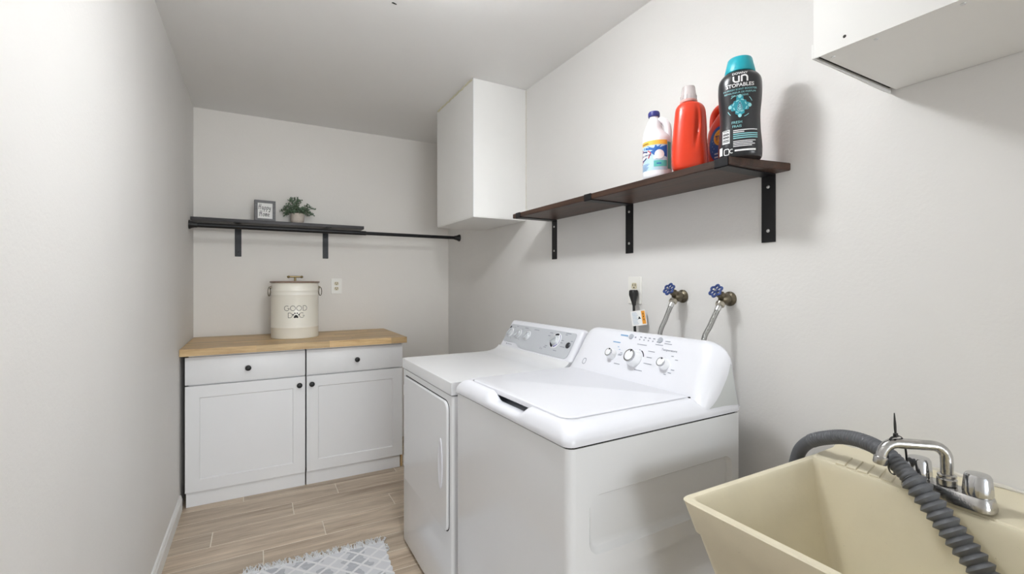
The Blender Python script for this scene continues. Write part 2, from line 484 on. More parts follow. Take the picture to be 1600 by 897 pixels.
s2 = thing('boxed_soffit', 'white box overhead at the top right edge with screws in its underside', 'soffit', (1.29, 0.1, 1.80))
obj('box_shell', MB().box(1.108, XR-0.001, -0.75, 0.583, 1.808, ZC-0.001), M['soffit'], s2, 0)
obj('front_panel', MB().box(1.1035, 1.1075, -0.75, 0.583, 1.7975, ZC-0.002), M['soffit'], s2, 0)
ep = MB()
ys = [(1.1035, 1.7975), (1.20, 1.7965), (1.30, 1.795), (1.40, 1.792), (1.452, 1.7915), (XR-0.001, 1.793)]
ep.loft([[(x, 0.5835, z), (x, 0.5875, z+0.001), (x, 0.5875, 1.83), (x, 0.5835, 1.83)] for x, z in ys])
obj('end_panel', ep, M['soffit'], s2, 0, label='thin end sheet pulled slightly away')
obj('edge_gap', MB().box(1.112, XR-0.012, 0.574, 0.5833, 1.8045, 1.8075), M['dark'], s2, 0)
obj('bottom_panel', MB().box(1.1095, XR-0.002, -0.75, 0.573, 1.799, 1.8075), M['soffit'], s2, 0)
for (x, y) in ((1.1354, 0.5578), (1.1304, 0.4736), (1.1271, 0.3371), (1.128, 0.12)):
    obj('screw', MB().lathe([(0.0045, 1.7995), (0.0042, 1.7978), (0.002, 1.7972)], Matrix.Translation((x, y, 0)), 10), M['screw'], s2)
T = frame((1.1036, 0.5202, 1.8191), (-1, 0, 0))
obj('screw', MB().lathe([(0.0035, 0), (0.003, 0.0008), (0.001, 0.001)], T, 10), M['slot'], s2)

# ------------------------------------------------------------------ shelves
def bracket(parent, along, pos, width, wall, front, zt, zb, board_t, screws, lipdrop=0.0):
    """flat steel L bracket; along: axis the shelf runs along ('x' or 'y')"""
    t = 0.004
    g = MB()
    def bx(d0, d1, z0, z1):      # d measured on the depth axis
        a, b = pos - width/2, pos + width/2
        if along == 'y': g.rbox(d0, d1, a, b, z0, z1, 0.0008, 1)
        else: g.rbox(a, b, d0, d1, z0, z1, 0.0008, 1)
    sgn = 1 if front < wall else -1
    bx(wall - t, wall - 0.0003, zb, zt - t)
    bx(front - t, wall - 0.0003, zt - t, zt - 0.0003)
    bx(front - t, front - 0.0003, zt - t - lipdrop, zt + board_t + 0.001)
    br = obj('bracket', g, M['black'], parent)
    for z in screws:
        o = (wall - t, pos, z) if along == 'y' else (pos, wall - t, z)
        nrm = (-1, 0, 0) if along == 'y' else (0, -1, 0)
        obj('screw', MB().lathe([(0.006, 0), (0.0055, 0.002), (0.003, 0.003)], frame(o, nrm), 12), M['screw'] if along == 'y' else M['black'], br)
    return br

sr = thing('wall_shelf', 'dark brown stained wood shelf on black brackets holding the detergent bottles', 'shelf', (1.35, 1.55, 1.644))
bd = MB(); 
bd.loft([[(1.236, 0.888, z), (XR-0.001, 0.846, z), (XR-0.001, 2.228, z), (1.236, 2.228, z)] for z in (1.644, 1.668)])
bm = bmesh.new(); vs = [bm.verts.new(p) for p in bd.v]
for f in bd.f: bm.faces.new([vs[i] for i in f])
bmesh.ops.bevel(bm, geom=bm.edges[:], offset=0.002, segments=2, affect='EDGES')
obj('shelf_board', MB().addbm(bm), M['shelfwood'], sr)
for y, sc_ in ((0.918, (1.605, 1.4604)), (1.5655, (1.6105, 1.4672)), (2.166, (1.6064, 1.47))):
    bracket(sr, 'y', y, 0.047, XR, 1.236, 1.644, 1.4225, 0.024, sc_)

sl = thing('wall_shelf', 'charcoal stained wood shelf on the back wall above the dog food canister', 'shelf', (0.16, 3.73, 1.70))
obj('shelf_board', MB().rbox(XL+0.002, 0.716, 3.641, YB-0.001, 1.6995, 1.7225, 0.002, 2), M['shelfgrey'], sl)
for x in (-0.121, 0.4615):
    bracket(sl, 'x', x, 0.041, YB, 3.641, 1.6995, 1.4765, 0.003, (1.51, 1.64), 0.0)

rod = thing('tension_rod', 'long black tension rod spanning the alcove below the charcoal shelf', 'rod', (0.54, 3.57, 1.662))
RX = Matrix.Rotation(R(90), 4, 'Y')
def xt(x): return Matrix.Translation((x, 3.57, 1.662)) @ RX
obj('outer_tube', MB().lathe([(0.016, 0.0), (0.016, 1.08)], xt(XL+0.02), 20), M['black'], rod)
obj('inner_tube', MB().lathe([(0.0128, 0.0), (0.0128, 0.755)], xt(XL+1.101), 20), M['black'], rod)
obj('end_flange', MB().lathe([(0.029, 0.0), (0.029, 0.006), (0.025, 0.012), (0.019, 0.03), (0.018, 0.045)], xt(XL+0.001), 24), M['blackpl'], rod)
obj('end_flange', MB().lathe([(0.016, -0.045), (0.018, -0.03), (0.025, -0.012), (0.029, -0.006), (0.029, 0)], xt(XR-0.001), 24), M['blackpl'], rod)

# ------------------------------------------------------------------ sign and plant on the left shelf
FR = Matrix.Translation((0.046, 3.70, 1.7235)) @ Matrix.Rotation(R(7), 4, 'Z')
sg = thing('framed_sign', 'small grey framed sign with black script on the charcoal shelf', 'sign', (0.046, 3.70, 1.7235))
w, hgt, fw, dp = 0.066, 0.147, 0.019, 0.016
obj('frame_rail', MB().rbox(-w, w, -dp, dp, 0, fw, 0.0012, 1, FR), M['frame'], sg)
obj('frame_rail', MB().rbox(-w, w, -dp, dp, hgt-fw, hgt, 0.0012, 1, FR), M['frame'], sg)
obj('frame_stile', MB().rbox(-w, -w+fw, -dp, dp, fw, hgt-fw, 0.0012, 1, FR), M['frame'], sg)
obj('frame_stile', MB().rbox(w-fw, w, -dp, dp, fw, hgt-fw, 0.0012, 1, FR), M['frame'], sg)
pn = obj('panel', MB().box(-w+fw, w-fw, -dp+0.006, dp-0.004, fw, hgt-fw, FR), M['paper'], sg, 0, label='white panel reading Happy Home')
glyph = {   # hand drawn script strokes, unit x-height
 'H': ([[(0.30,2.0),(0.18,1.0),(0.02,0.0)], [(0.80,2.05),(0.66,1.0),(0.56,0.1),(0.66,0.0)], [(0.0,1.05),(0.25,1.2),(0.5,1.0),(0.85,1.15)]], 1.05),
 'a': ([[(0.55,0.85),(0.35,1.0),(0.1,0.75),(0.05,0.3),(0.2,0.02),(0.42,0.2),(0.55,0.95),(0.5,0.2),(0.6,0.02),(0.72,0.15)]], 0.85),
 'p': ([[(0.2,1.0),(0.08,0.1),(-0.1,-0.9)], [(0.1,0.5),(0.3,0.95),(0.55,0.95),(0.58,0.5),(0.4,0.05),(0.15,0.1)]], 0.80),
 'y': ([[(0.1,1.0),(0.08,0.3),(0.25,0.05),(0.45,0.3),(0.58,1.0)], [(0.58,1.0),(0.45,0.0),(0.25,-0.8),(0.0,-0.85),(0.1,-0.45)]], 0.85),
 'o': ([[(0.4,1.0),(0.12,0.8),(0.05,0.3),(0.22,0.02),(0.45,0.2),(0.52,0.7),(0.38,1.0),(0.7,0.8)]], 0.80),
 'm': ([[(0.1,1.0),(0.0,0.0)], [(0.03,0.5),(0.2,0.95),(0.34,0.9),(0.28,0.0)], [(0.3,0.5),(0.48,0.95),(0.6,0.9),(0.54,0.1),(0.66,0.02)]], 0.85),
 'e': ([[(0.06,0.45),(0.4,0.6),(0.45,0.9),(0.25,1.0),(0.08,0.7),(0.08,0.25),(0.25,0.0),(0.5,0.2)]], 0.7)}
def script(mb, word, x, y, u, wd, fn):
    for ch in word:
        st, adv = glyph[ch]
        for s in st:
            pth = [(p.x, p.y) for p in smoothpath([(a[0]*u + x, a[1]*u + y, 0) for a in s], 4)]
            add_stroke(mb, pth, wd, fn)
        x += adv*u
sm = MB()
sfn = lambda a, b: FR @ Vector((a, -dp+0.0056, b))
script(sm, 'Happy', -0.041, 0.083, 0.0185, 0.0030, sfn)
script(sm, 'Home', -0.036, 0.035, 0.0195, 0.0030, sfn)
obj('lettering', sm, M['ink'], pn, 0)

pl = thing('potted_plant', 'small leafy green plant in a pale ribbed stone pot on the charcoal shelf', 'plant', (0.258, 3.735, 1.7235))
PT = Matrix.Translation((0.258, 3.735, 1.7232))
obj('pot', MB().lathe([(0.030, 0), (0.039, 0.003), (0.041, 0.010), (0.0395, 0.012), (0.044, 0.016), (0.046, 0.03), (0.046, 0.055), (0.0435, 0.070), (0.043, 0.074), (0.039, 0.074), (0.038, 0.062), (0.002, 0.060)], PT, 32), M['pot'], pl)
obj('soil', MB().lathe([(0.038, 0.062), (0.025, 0.068), (0.002, 0.070)], PT, 16), M['soil'], pl)
stem_mb = MB(); fol = MB()
for k in range(60):
    az = random.uniform(0, 2*PI); el = random.uniform(0.15, 1.45) if k > 12 else random.uniform(0.05, 0.5)
    L = random.uniform(0.075, 0.115) * (0.9 + 0.3*math.sin(el))
    L = min(L * (1.0 + 0.42*math.sin(el)), 0.150)
    d = Vector((math.cos(az)*math.cos(el), math.sin(az)*math.cos(el)*0.72, math.sin(el)))
    p0 = Vector((random.uniform(-.02, .02), random.uniform(-.02, .02), 0.065))
    path = [p0 + d*L*t + Vector((0, 0, -0.018*t*t + 0.02*math.sin(PI*t))) for t in (0, 0.25, 0.5, 0.75, 1)]
    stem_mb.tube(path, 0.0008, 4, T=PT)
    for q in range(14):
        t = 0.25 + 0.78*q/13
        i = min(int(t*4), 3); p = path[i].lerp(path[i+1], min(t*4 - i, 1.1))
        ang = random.uniform(0, 2*PI)
        side = (d.cross(Vector((0.3, 0.2, 1)))).normalized()
        u2 = d.cross(side).normalized()
        ld_ = (d*0.45 + side*math.cos(ang) + u2*math.sin(ang)).normalized()
        nn = ld_.cross(Vector((random.uniform(-1,1), random.uniform(-1,1), random.uniform(-1,1)))).normalized()
        ll = random.uniform(0.011, 0.018); ww = ll*0.40
        c = p + ld_*ll*0.5; up = ld_.cross(nn)*0.15*ll
        if c.y > 0.083: continue
        if (PT @ c).z < 1.727: continue
        fol.add([p, p + ld_*ll*0.45 + nn*ww + up, p + ld_*ll, p + ld_*ll*0.45 - nn*ww + up], [(0,1,2),(0,2,3)], PT)
obj('stem', stem_mb, M['stem'], pl)
fo = obj('foliage', fol, M['leaf'], pl, 0); fo['kind'] = 'stuff'

# ------------------------------------------------------------------ canister
cn = thing('pet_food_canister', 'cream enamel canister with ring handles reading GOOD DOG on the butcher-block counter', 'canister', (0.229, 3.53, 0.914))
CT = Matrix.Translation((0.229, 3.53, 0.9145)); cr = 0.150
obj('body', MB().lathe([(cr-0.003, 0), (cr, 0.004), (cr, 0.070), (cr+0.0012, 0.072), (cr+0.0012, 0.076), (cr, 0.078), (cr, 0.290), (cr+0.0012, 0.292), (cr+0.0012, 0.296), (cr, 0.298), (cr, 0.318), (cr+0.0012, 0.32), (cr+0.0012, 0.324), (cr, 0.326), (cr, 0.368), (cr+0.002, 0.371), (cr-0.002, 0.374), (cr-0.006, 0.372), (cr-0.006, 0.36), (0.01, 0.36)], CT, 56), M['cream'], cn)
lid_ = obj('lid', MB().lathe([(cr-0.008, 0.3745), (cr+0.006, 0.3750), (cr+0.008, 0.379), (cr+0.006, 0.385), (0.02, 0.387), (0.002, 0.387)], CT, 48), M['copper'], cn, label='thin brown wooden lid')
kn = MB().lathe([(0.007, 0.3875), (0.007, 0.411)], CT, 12)
obj('knob_post', kn, M['brass'], lid_)
bone = MB().tube([(-0.034, 0, 0.416), (-0.01, 0, 0.416), (0.01, 0, 0.416), (0.034, 0, 0.416)], 0.0062, 10, T=CT)
for sx in (-1, 1):
    for sy in (-1, 1):
        bone.lathe([(0.001, -0.009), (0.007, -0.006), (0.0095, 0), (0.007, 0.006), (0.001, 0.009)], CT @ Matrix.Translation((sx*0.042, sy*0.008, 0.4155)), 12)
obj('knob', bone, M['brass'], lid_, 60, label='brass bone-shaped knob')
for sx in (-1, 1):
    ang = R(186) if sx < 0 else R(-6)
    hb = CT @ Matrix.Rotation(ang, 4, 'Z')
    hr = obj('ring_handle', MB().tube([(cr + 0.011 + 0.010*math.sin(a), 0.020*math.sin(a), 0.318 + 0.029*math.cos(a) - 0.004) for a in [2*PI*k/24 for k in range(24)]], 0.0026, 8, closed=True, T=hb), M['pewter'], cn, label='metal ring handle')
    obj('handle_mount', MB().rbox(cr-0.001, cr+0.004, -0.014, 0.014, 0.334, 0.354, 0.001, 1, hb).tube([(cr+0.008, -0.010, 0.345), (cr+0.008, 0.010, 0.345)], 0.0055, 8, T=hb), M['pewter'], hr)
# flat print wrapped round the enamel, facing the room
ca = math.atan2(-3.53, -0.229) + R(1.5)
def canfn(a, b):
    th = ca + a/cr
    return CT @ Vector(((cr+0.0006)*math.cos(th), (cr+0.0006)*math.sin(th), b))
gl = MB(); cw = 0.0029
def arc(cx, cy, rx, ry, a0, a1, n=18): return [(cx + rx*math.cos(R(a0+(a1-a0)*k/n)), cy + ry*math.sin(R(a0+(a1-a0)*k/n))) for k in range(n+1)]
def letter(ch, cx, cy, hgt):
    r = hgt/2*0.92
    if ch == 'O': add_stroke(gl, arc(cx, cy, r*0.95, r, 0, 360, 28), cw, canfn)
    if ch == 'G':
        add_stroke(gl, arc(cx, cy, r*0.95, r, 50, 350, 24), cw, canfn)
        add_stroke(gl, [(cx+r*0.25, cy-r*0.08), (cx+r*0.95, cy-r*0.08), (cx+r*0.95, cy-r*0.2)], cw, canfn)
    if ch == 'D':
        add_stroke(gl, [(cx-r*0.75, cy-r), (cx-r*0.75, cy+r)], cw, canfn)
        add_stroke(gl, [(cx-r*0.75, cy+r)] + arc(cx-r*0.1, cy, r*0.85, r, 90, -90, 16) + [(cx-r*0.75, cy-r)], cw, canfn)
zg, zd, lh = 0.205, 0.158, 0.035
for k, ch in enumerate('GOOD'): letter(ch, -0.055 + 0.0375*k, zg, lh)
letter('D', -0.034, zd, lh); letter('G', 0.037, zd, lh)
obj('lettering', gl, M['inkgrey'], cn, 0)
pw = MB()
add_patch(pw, [(0.0015 + x, zd - 0.005 + y) for x, y in ((-0.014,-0.011),(-0.007,-0.014),(0,-0.010),(0.007,-0.014),(0.014,-0.011),(0.012,-0.001),(0.006,0.006),(0,0.008),(-0.006,0.006),(-0.012,-0.001))], canfn, 2)
for (px, py) in ((-0.017, 0.006), (-0.0065, 0.015), (0.0065, 0.015), (0.017, 0.006)):
    add_patch(pw, ellipse(0.0015 + px, zd - 0.002 + py, 0.0040, 0.0056, 14), canfn, 1)
obj('paw_print', pw, M['ink'], cn, 0)

# ------------------------------------------------------------------ outlets
def outlet(name, label, o, nrm, wd, ht, lower=True):
    t = thing(name, label, 'outlet', o)
    F_ = frame(o, nrm)
    g = MB().loft([[(x*s, y*s2, z) for x, y in rrect(-wd/2, wd/2, -ht/2, ht/2, 0.004, 3)] for s, s2, z in ((1, 1, 0.0005), (1, 1, 0.003), (0.95, 0.965, 0.0055))], T=F_)
    pl_ = obj('cover_plate', g, M['plate'], t)
    for sy in ((1, -1) if lower else (1,)):
        rc = obj('receptacle', MB().prism([(0.0165*math.cos(a)*1.0, max(-0.0135, min(0.0135, 0.0175*math.sin(a))) + sy*0.0195) for a in [2*PI*k/28 for k in range(28)]], 0.0050, 0.0072, F_), M['recept'], t)
        sl_ = MB().box(-0.0085, -0.0055, sy*0.0195-0.001, sy*0.0195+0.009, 0.0070, 0.0076, F_).box(0.0055, 0.0085, sy*0.0195-0.001, sy*0.0195+0.009, 0.0070, 0.0076, F_)
        sl_.prism(ellipse(0, sy*0.0195-0.0075, 0.0033, 0.0035, 10), 0.0070, 0.0076, F_)
        obj('slot', sl_, M['slot'], rc, 0)
    obj('screw', MB().lathe([(0.003, 0.0055), (0.0025, 0.0063)], F_, 10), M['screw'], t)
    return t
outlet('wall_outlet', 'white duplex outlet on the back wall beside the cream canister', (0.5415, YB-0.0003, 1.263), (0, -1, 0), 0.079, 0.120)
outlet('wall_outlet', 'white outlet on the right wall with a black plug in it', (XR-0.0003, 1.531, 1.256), (-1, 0, 0), 0.082, 0.120, True)

pc = thing('power_cord', 'black appliance cord with plug and warning tag hanging from the right wall outlet', 'cord', (1.44, 1.50, 1.23))
pg = MB()
def prof_box(x, y, z, wx, wy): return [(x + a, y + b, z) for a, b in rrect(-wx/2, wx/2, -wy/2, wy/2, min(wx, wy)*0.3, 3)]
pg.loft([prof_box(1.450, 1.516, 1.258, 0.026, 0.028), prof_box(1.449, 1.516, 1.253, 0.032, 0.033), prof_box(1.448, 1.515, 1.236, 0.032, 0.034), prof_box(1.445, 1.511, 1.218, 0.024, 0.024), prof_box(1.442, 1.506, 1.205, 0.018, 0.018), prof_box(1.441, 1.504, 1.19, 0.013, 0.013)])
obj('plug', pg, M['blackpl'], pc)
obj('cable', MB().tube(smoothpath([(1.441, 1.505, 1.195), (1.437, 1.500, 1.16), (1.434, 1.494, 1.12), (1.432, 1.489, 1.08), (1.43, 1.486, 1.0), (1.425, 1.483, 0.86), (1.42, 1.47, 0.7)], 4), 0.0058, 10), M['blackpl'], pc)
F_ = frame((1.425, 1.478, 1.136), (-0.70, -0.70, 0.12), (-0.10, 0.10, 1))
tg = obj('warning_tag', MB().prism(rrect(-0.018, 0.044, -0.032, 0.032, 0.002, 2), -0.0004, 0.0004, F_), M['paper'], pc, 0, label='white tag with an orange strip')
def tfn(a, b): return F_ @ Vector((a, b, 0.0009))
obj('orange_strip', MB().add([tfn(0.026, -0.027), tfn(0.041, -0.027), tfn(0.041, 0.029), tfn(0.026, 0.029)], [(0,1,2,3)]), M['lblorange'], tg, 0)
ti = MB()
for k in range(9):
    add_stroke(ti, [(-0.012, 0.024-0.006*k), (0.006 + 0.005*((k*7) % 3)/2, 0.024-0.006*k)], 0.0012, tfn)
obj('print_lines', ti, M['printb'], tg, 0)
ti = MB(); add_patch(ti, [(0.016,0.008),(0.010,-0.004),(0.022,-0.004)], tfn, 1)
for yy in (0.016, 0.004, -0.008): add_stroke(ti, [(0.0335, yy+0.004), (0.0335, yy-0.004)], 0.003, lambda a, b: F_ @ Vector((a, b, 0.0014)))
obj('warning_marks', ti, M['ink'], tg, 0)

# ------------------------------------------------------------------ water valves and supply hoses
def valve(y, z, label, yh):
    t = thing('supply_valve', label, 'valve', (XR, y, z), group='washer water valves')
    o = (XR-0.0005, y, z)
    F_ = frame(o, (-1, 0, 0))
    obj('wall_flange', MB().lathe([(0.026, 0), (0.026, 0.004), (0.021, 0.009), (0.016, 0.013)], F_, 24), M['bronze'], t)
    b = MB().lathe([(0.016, 0.012), (0.0195, 0.018), (0.021, 0.030), (0.018, 0.042), (0.012, 0.050)], F_, 18)
    b.tube([(XR-0.036, y, z), (XR-0.052, y, z+0.018)], 0.0125, 14)
    b.tube([(XR-0.036, y, z), (XR-0.054, y, z-0.016)], 0.0115, 14)
    obj('valve_body', b, M['bronze'], t)
    sd = Vector((-0.86, 0.0, 0.52)).normalized()
    so = Vector((XR-0.046, y, z+0.010))
    S = frame(so, sd, (0, 1, 0))
    obj('packing_nut', MB().lathe([(0.012, 0.0), (0.0145, 0.002), (0.0145, 0.013), (0.0105, 0.016), (0.0085, 0.022)], S, 6), M['bronze'], t, 20)
    obj('stem', MB().lathe([(0.0045, 0.02), (0.0045, 0.041)], S, 10), M['nickel'], t)
    hw = MB(); n = 48
    hw.tube([( (0.0205 + 0.0032*math.cos(6*a))*math.cos(a), (0.0205 + 0.0032*math.cos(6*a))*math.sin(a), 0.037) for a in [2*PI*k/n for k in range(n)]], 0.0042, 8, closed=True, T=S)
    hw.lathe([(0.0075, 0.032), (0.0075, 0.041), (0.006, 0.042)], S, 12)
    for k in range(6):
        a = PI*k/3 + PI/6
        hw.tube([(0.006*math.cos(a), 0.006*math.sin(a), 0.037), (0.018*math.cos(a), 0.018*math.sin(a), 0.037)], 0.0032, 6, T=S)
    hwo = obj('handwheel', hw, M['blueh'], t, 50, label='blue lobed handwheel')
    obj('wheel_screw', MB().lathe([(0.0042, 0.0415), (0.0035, 0.0445)], S, 10), M['nickel'], hwo)
    nd = Vector((-0.56, 0.03, -0.83)).normalized()
    no = Vector((XR-0.050, y, z-0.012))
    return no, nd
def supply(no, nd, mid, end, label):
    t = thing('supply_hose', label, 'hose', tuple(no), group='braided supply hoses')
    N = frame(no, nd, (0, 1, 0))
    obj('hose_nut', MB().lathe([(0.012, -0.001), (0.0155, 0.002), (0.0155, 0.013), (0.012, 0.016)], N, 16), M['nickel'], t, 25)
    obj('ferrule', MB().lathe([(0.0098, 0.0155), (0.0102, 0.026), (0.0095, 0.034)], N, 16), M['screw'], t)
    p0 = no + nd*0.030
    obj('braided_tube', MB().tube(smoothpath([p0, mid[0], mid[1], end], 8), 0.0088, 12), M['hose'], t)
no, nd = valve(1.2682, 1.236, 'old brass wall valve with blue handwheel nearest the outlet', 0)
supply(no, nd, (Vector((1.379, 1.270, 1.148)), Vector((1.350, 1.272, 1.085))), Vector((1.352, 1.272, 0.95)), 'braided steel hose hanging from the valve nearest the outlet')
no, nd = valve(1.0600, 1.2325, 'old brass wall valve with blue handwheel farther from the outlet', 0)
supply(no, nd, (Vector((1.376, 1.066, 1.142)), Vector((1.347, 1.072, 1.082))), Vector((1.352, 1.074, 0.95)), 'braided steel hose hanging from the valve farther from the outlet')

# ------------------------------------------------------------------ base cabinets and worktop
def cabinet(label, x0, x1, knob_left, left_end, right_end):
    t = thing('base_cabinet', label, 'cabinet', ((x0+x1)/2, 3.50, 0), group='white base cabinets')
    yf = 3.190
    bx0 = x0 + (0.016 if left_end else 0.001); bx1 = x1 - (0.004 if right_end else 0.001)
    obj('cabinet_body', MB().box(bx0, bx1, 3.2105, YB-0.004, 0.092, 0.872), M['cab'], t, 0)
    obj('toe_kick', MB().box(x0 + (0.004 if left_end else 0.0), x1 - (0.014 if right_end else 0.0), 3.2065, 3.222, 0.0005, 0.0915), M['cab'], t, 0)
    if right_end:
        obj('side_panel', MB().box(x1-0.008, x1+0.004, 3.2125, 3.60, 0.0005, 0.0915), M['rawwood'], t, 0, label='raw wood edge beside the toe kick')
    dr = obj('drawer_front', MB().rbox(x0, x1, yf, yf+0.019, 0.7035, 0.8610, 0.0015, 2), M['cab'], t)
    g = MB(); w = 0.068
    o = [(x0, 0.088), (x1, 0.088), (x1, 0.6955), (x0, 0.6955)]
    def lp(d, y): return [(x0+d, y, 0.088+d), (x1-d, y, 0.088+d), (x1-d, y, 0.6955-d), (x0+d, y, 0.6955-d)]
    g.loft([lp(0, yf+0.019), lp(0, yf+0.0015), lp(0.0015, yf), lp(w, yf), lp(w+0.005, yf+0.0065), lp(w+0.006, yf+0.019)], False, False)
    dn = obj('door', g, M['cab'], t, 30)
    obj('door_panel', MB().box(x0+w+0.0045, x1-w-0.0045, yf+0.0062, yf+0.0185, 0.088+w+0.0045, 0.6955-w-0.0045), M['cab'], dn, 0)
    def knob(par, x, z):
        obj('knob', MB().lathe([(0.006, 0.0), (0.0055, 0.010), (0.009, 0.015), (0.0155, 0.0185), (0.0165, 0.022), (0.0145, 0.026), (0.008, 0.0285), (0.001, 0.029)], frame((x, yf, z), (0, -1, 0)), 20), M['blackpl'], par, label='round black knob')
    knob(dr, (x0+x1)/2, 0.7795)
    knob(dn, (x0+0.030) if knob_left else (x1-0.034), 0.645)
cabinet('white base cabinet against the left wall, door knob at its top right', -0.3615, 0.2650, False, True, False)
cabinet('white base cabinet next to the dryer, door knob at its top left', 0.2730, 0.8875, True, False, True)

ct = thing('butcher_block_worktop', 'butcher-block wood worktop laid across both white base cabinets', 'worktop', (0.26, 3.49, 0.874))
cx0, cx1, cy0, cy1 = XL+0.002, 0.9085, 3.152, YB-0.002
nrow = 17; sw = (cy1-cy0)/nrow
for r_ in range(nrow):
    x = cx0
    first = True
    while x < cx1 - 0.01:
        L = random.uniform(0.25, 0.62)
        if first: L *= random.uniform(0.3, 1.0); first = False
        x2 = min(x+L, cx1)
        if cx1 - x2 < 0.08: x2 = cx1
        ya, yb = cy0 + r_*sw, cy0 + (r_+1)*sw
        c = 0.0006
        g = MB().loft([[(x, ya, 0.8735), (x2, ya, 0.8735), (x2, yb, 0.8735), (x, yb, 0.8735)], [(x, ya, 0.9134), (x2, ya, 0.9134), (x2, yb, 0.9134), (x, yb, 0.9134)],
                       [(x+c, ya+c, 0.914), (x2-c, ya+c, 0.914), (x2-c, yb-c, 0.914), (x+c, yb-c, 0.914)]])
        obj('stave', g, M['butcher'], ct, 0)
        x = x2

# ------------------------------------------------------------------ dryer
DX, DY0, DY1 = 0.638, 1.620, 2.278
dy = thing('clothes_dryer', 'white front-load dryer with grey control panel, between the cabinets and the washer', 'dryer', (0.98, 1.945, 0))
g = MB(); 
g.loft([[(x, y, z) for x, y in rrect(DX, 1.33, DY0, DY1, (0.004, 0.012, 0.012, 0.004), 4)] for z in (0.018, 0.862)])
obj('dryer_body', g, M['white'], dy)
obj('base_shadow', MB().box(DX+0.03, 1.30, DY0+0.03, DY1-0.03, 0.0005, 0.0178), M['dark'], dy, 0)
tp = [(DX-0.003, 0.8665), (DX-0.003, 0.907), (DX-0.001, 0.912), (DX+0.004, 0.9145), (1.08, 0.9145), (1.12, 0.9175), (1.15, 0.925), (1.168, 0.936), (1.176, 0.946), (1.20, 0.946), (1.332, 0.91), (1.332, 0.8665)]
obj('top_panel', MB().loft([[(x, y, z) for x, z in tp] for y in (DY0-0.002, DY1+0.002)]), M['white'], dy, 30)
# door: square hinge side at the left, rounded corners at the handle side
yl, yr, z0, z1 = 2.222, 1.648, 0.336, 0.834
def dlp(d, x, r=0.034):
    return [(x, y, z) for y, z in rrect(yr-d, yl+d, z0-d, z1+d, (0.004, r+d, r+d, 0.004), 6)]
obj('door_gap_shade', MB().loft([dlp(0.004, DX-0.0009), dlp(0.004, DX+0.001)]), M['dark'], dy, 0, label='dark gap round the door')  # dark sheet standing in for the shade in the door gap
dd = obj('dryer_door', MB().loft([dlp(0, DX-0.001), dlp(0, DX-0.008), dlp(-0.003, DX-0.0105)], False, True), M['white'], dy, 30)
hF = Matrix.Translation((DX-0.0105, 1.713, 0.583)) @ Matrix(((0,0,-1,0),(1,0,0,0),(0,1,0,0),(0,0,0,1)))
hm = MB().lathe([(1.0, 0.0), (1.0, 0.003), (0.93, 0.0042), (0.84, 0.0030), (0.55, 0.0012), (0.05, 0.0006)], hF, 40, 0.021, 0.099, False)
hm.add([], [])
obj('door_handle', hm, M['whitetop'], dd, 30, label='oval dished door pull')
for z in (0.760, 0.41):
    obj('door_hinge', MB().rbox(DX-0.004, DX+0.001, 2.244, 2.262, z-0.026, z+0.026, 0.001, 1), M['screw'], dy)
# console
cM = [(1.172, 0.938), (1.180, 0.949), (1.198, 0.979), (1.220, 1.016), (1.240, 1.050), (1.253, 1.071), (1.260, 1.078), (1.270, 1.080)]
cE = [(1.180, 0.936), (1.196, 0.946), (1.214, 0.972), (1.236, 1.006), (1.254, 1.036), (1.266, 1.053), (1.272, 1.060), (1.280, 1.062)]
bM = [(1.285, 1.076), (1.325, 0.912)]; bE = [(1.290, 1.058), (1.325, 0.912)]
def console_rings(M1, E1, y0, y1, rad, mid=8):
    ds = [rad*(1-math.cos(PI/2*k/8)) for k in range(9)]
    st = [(y0 + d, d) for d in ds] + [(y0 + rad + (y1-y0-2*rad)*k/mid, rad) for k in range(1, mid)] + [(y1 - d, d) for d in reversed(ds)]
    rings = []
    for y, d in st:
        k = 1 - math.sqrt(max(0, 1 - (1 - d/rad)**2))
        rings.append([(a[0] + (b[0]-a[0])*k, y, a[1] + (b[1]-a[1])*k) for a, b in zip(M1, E1)])
    return rings
con = obj('console', MB().loft(console_rings(cM+bM, cE+bE, DY0-0.001, DY1+0.001, 0.028)), M['whitetop'], dy, 40)
DF = frame((1.172, 1.945, 0.938), (-0.86, 0, 0.51), (0.51, 0, 0.86))
def dfn(a, b, h=0.0012): return DF @ Vector((a, b, h))
gp = [(-0.312, 0.038)] + [(-0.312 + 0.02*(k/6), 0.10 + 0.042*math.sin(PI/2*k/6)) for k in range(7)] + [(0.10, 0.1445), (0.26, 0.144)] + \
     [(0.283 + 0.014*math.cos(R(90-15*k)), 0.130 + 0.014*math.sin(R(90-15*k))) for k in range(7)] + [(0.297, 0.06)] + \
     [(0.275 + 0.022*math.cos(R(-15*k)), 0.042 - 0.024*math.sin(R(15*k))) for k in range(7)] + [(-0.10, 0.018), (-0.13, 0.021), (-0.15, 0.030), (-0.17, 0.037), (-0.20, 0.040)]
obj('control_panel', MB().prism(gp, 0.0002, 0.0010, DF), M['greypanel'], con, 0)
pr = MB(); prb = MB(); prv = MB()
obj('indicator_mark', MB().prism([(-0.306, 0.116), (-0.296, 0.112), (-0.288, 0.128), (-0.299, 0.131)], 0.001, 0.0014, DF), M['printd'], con, 0)
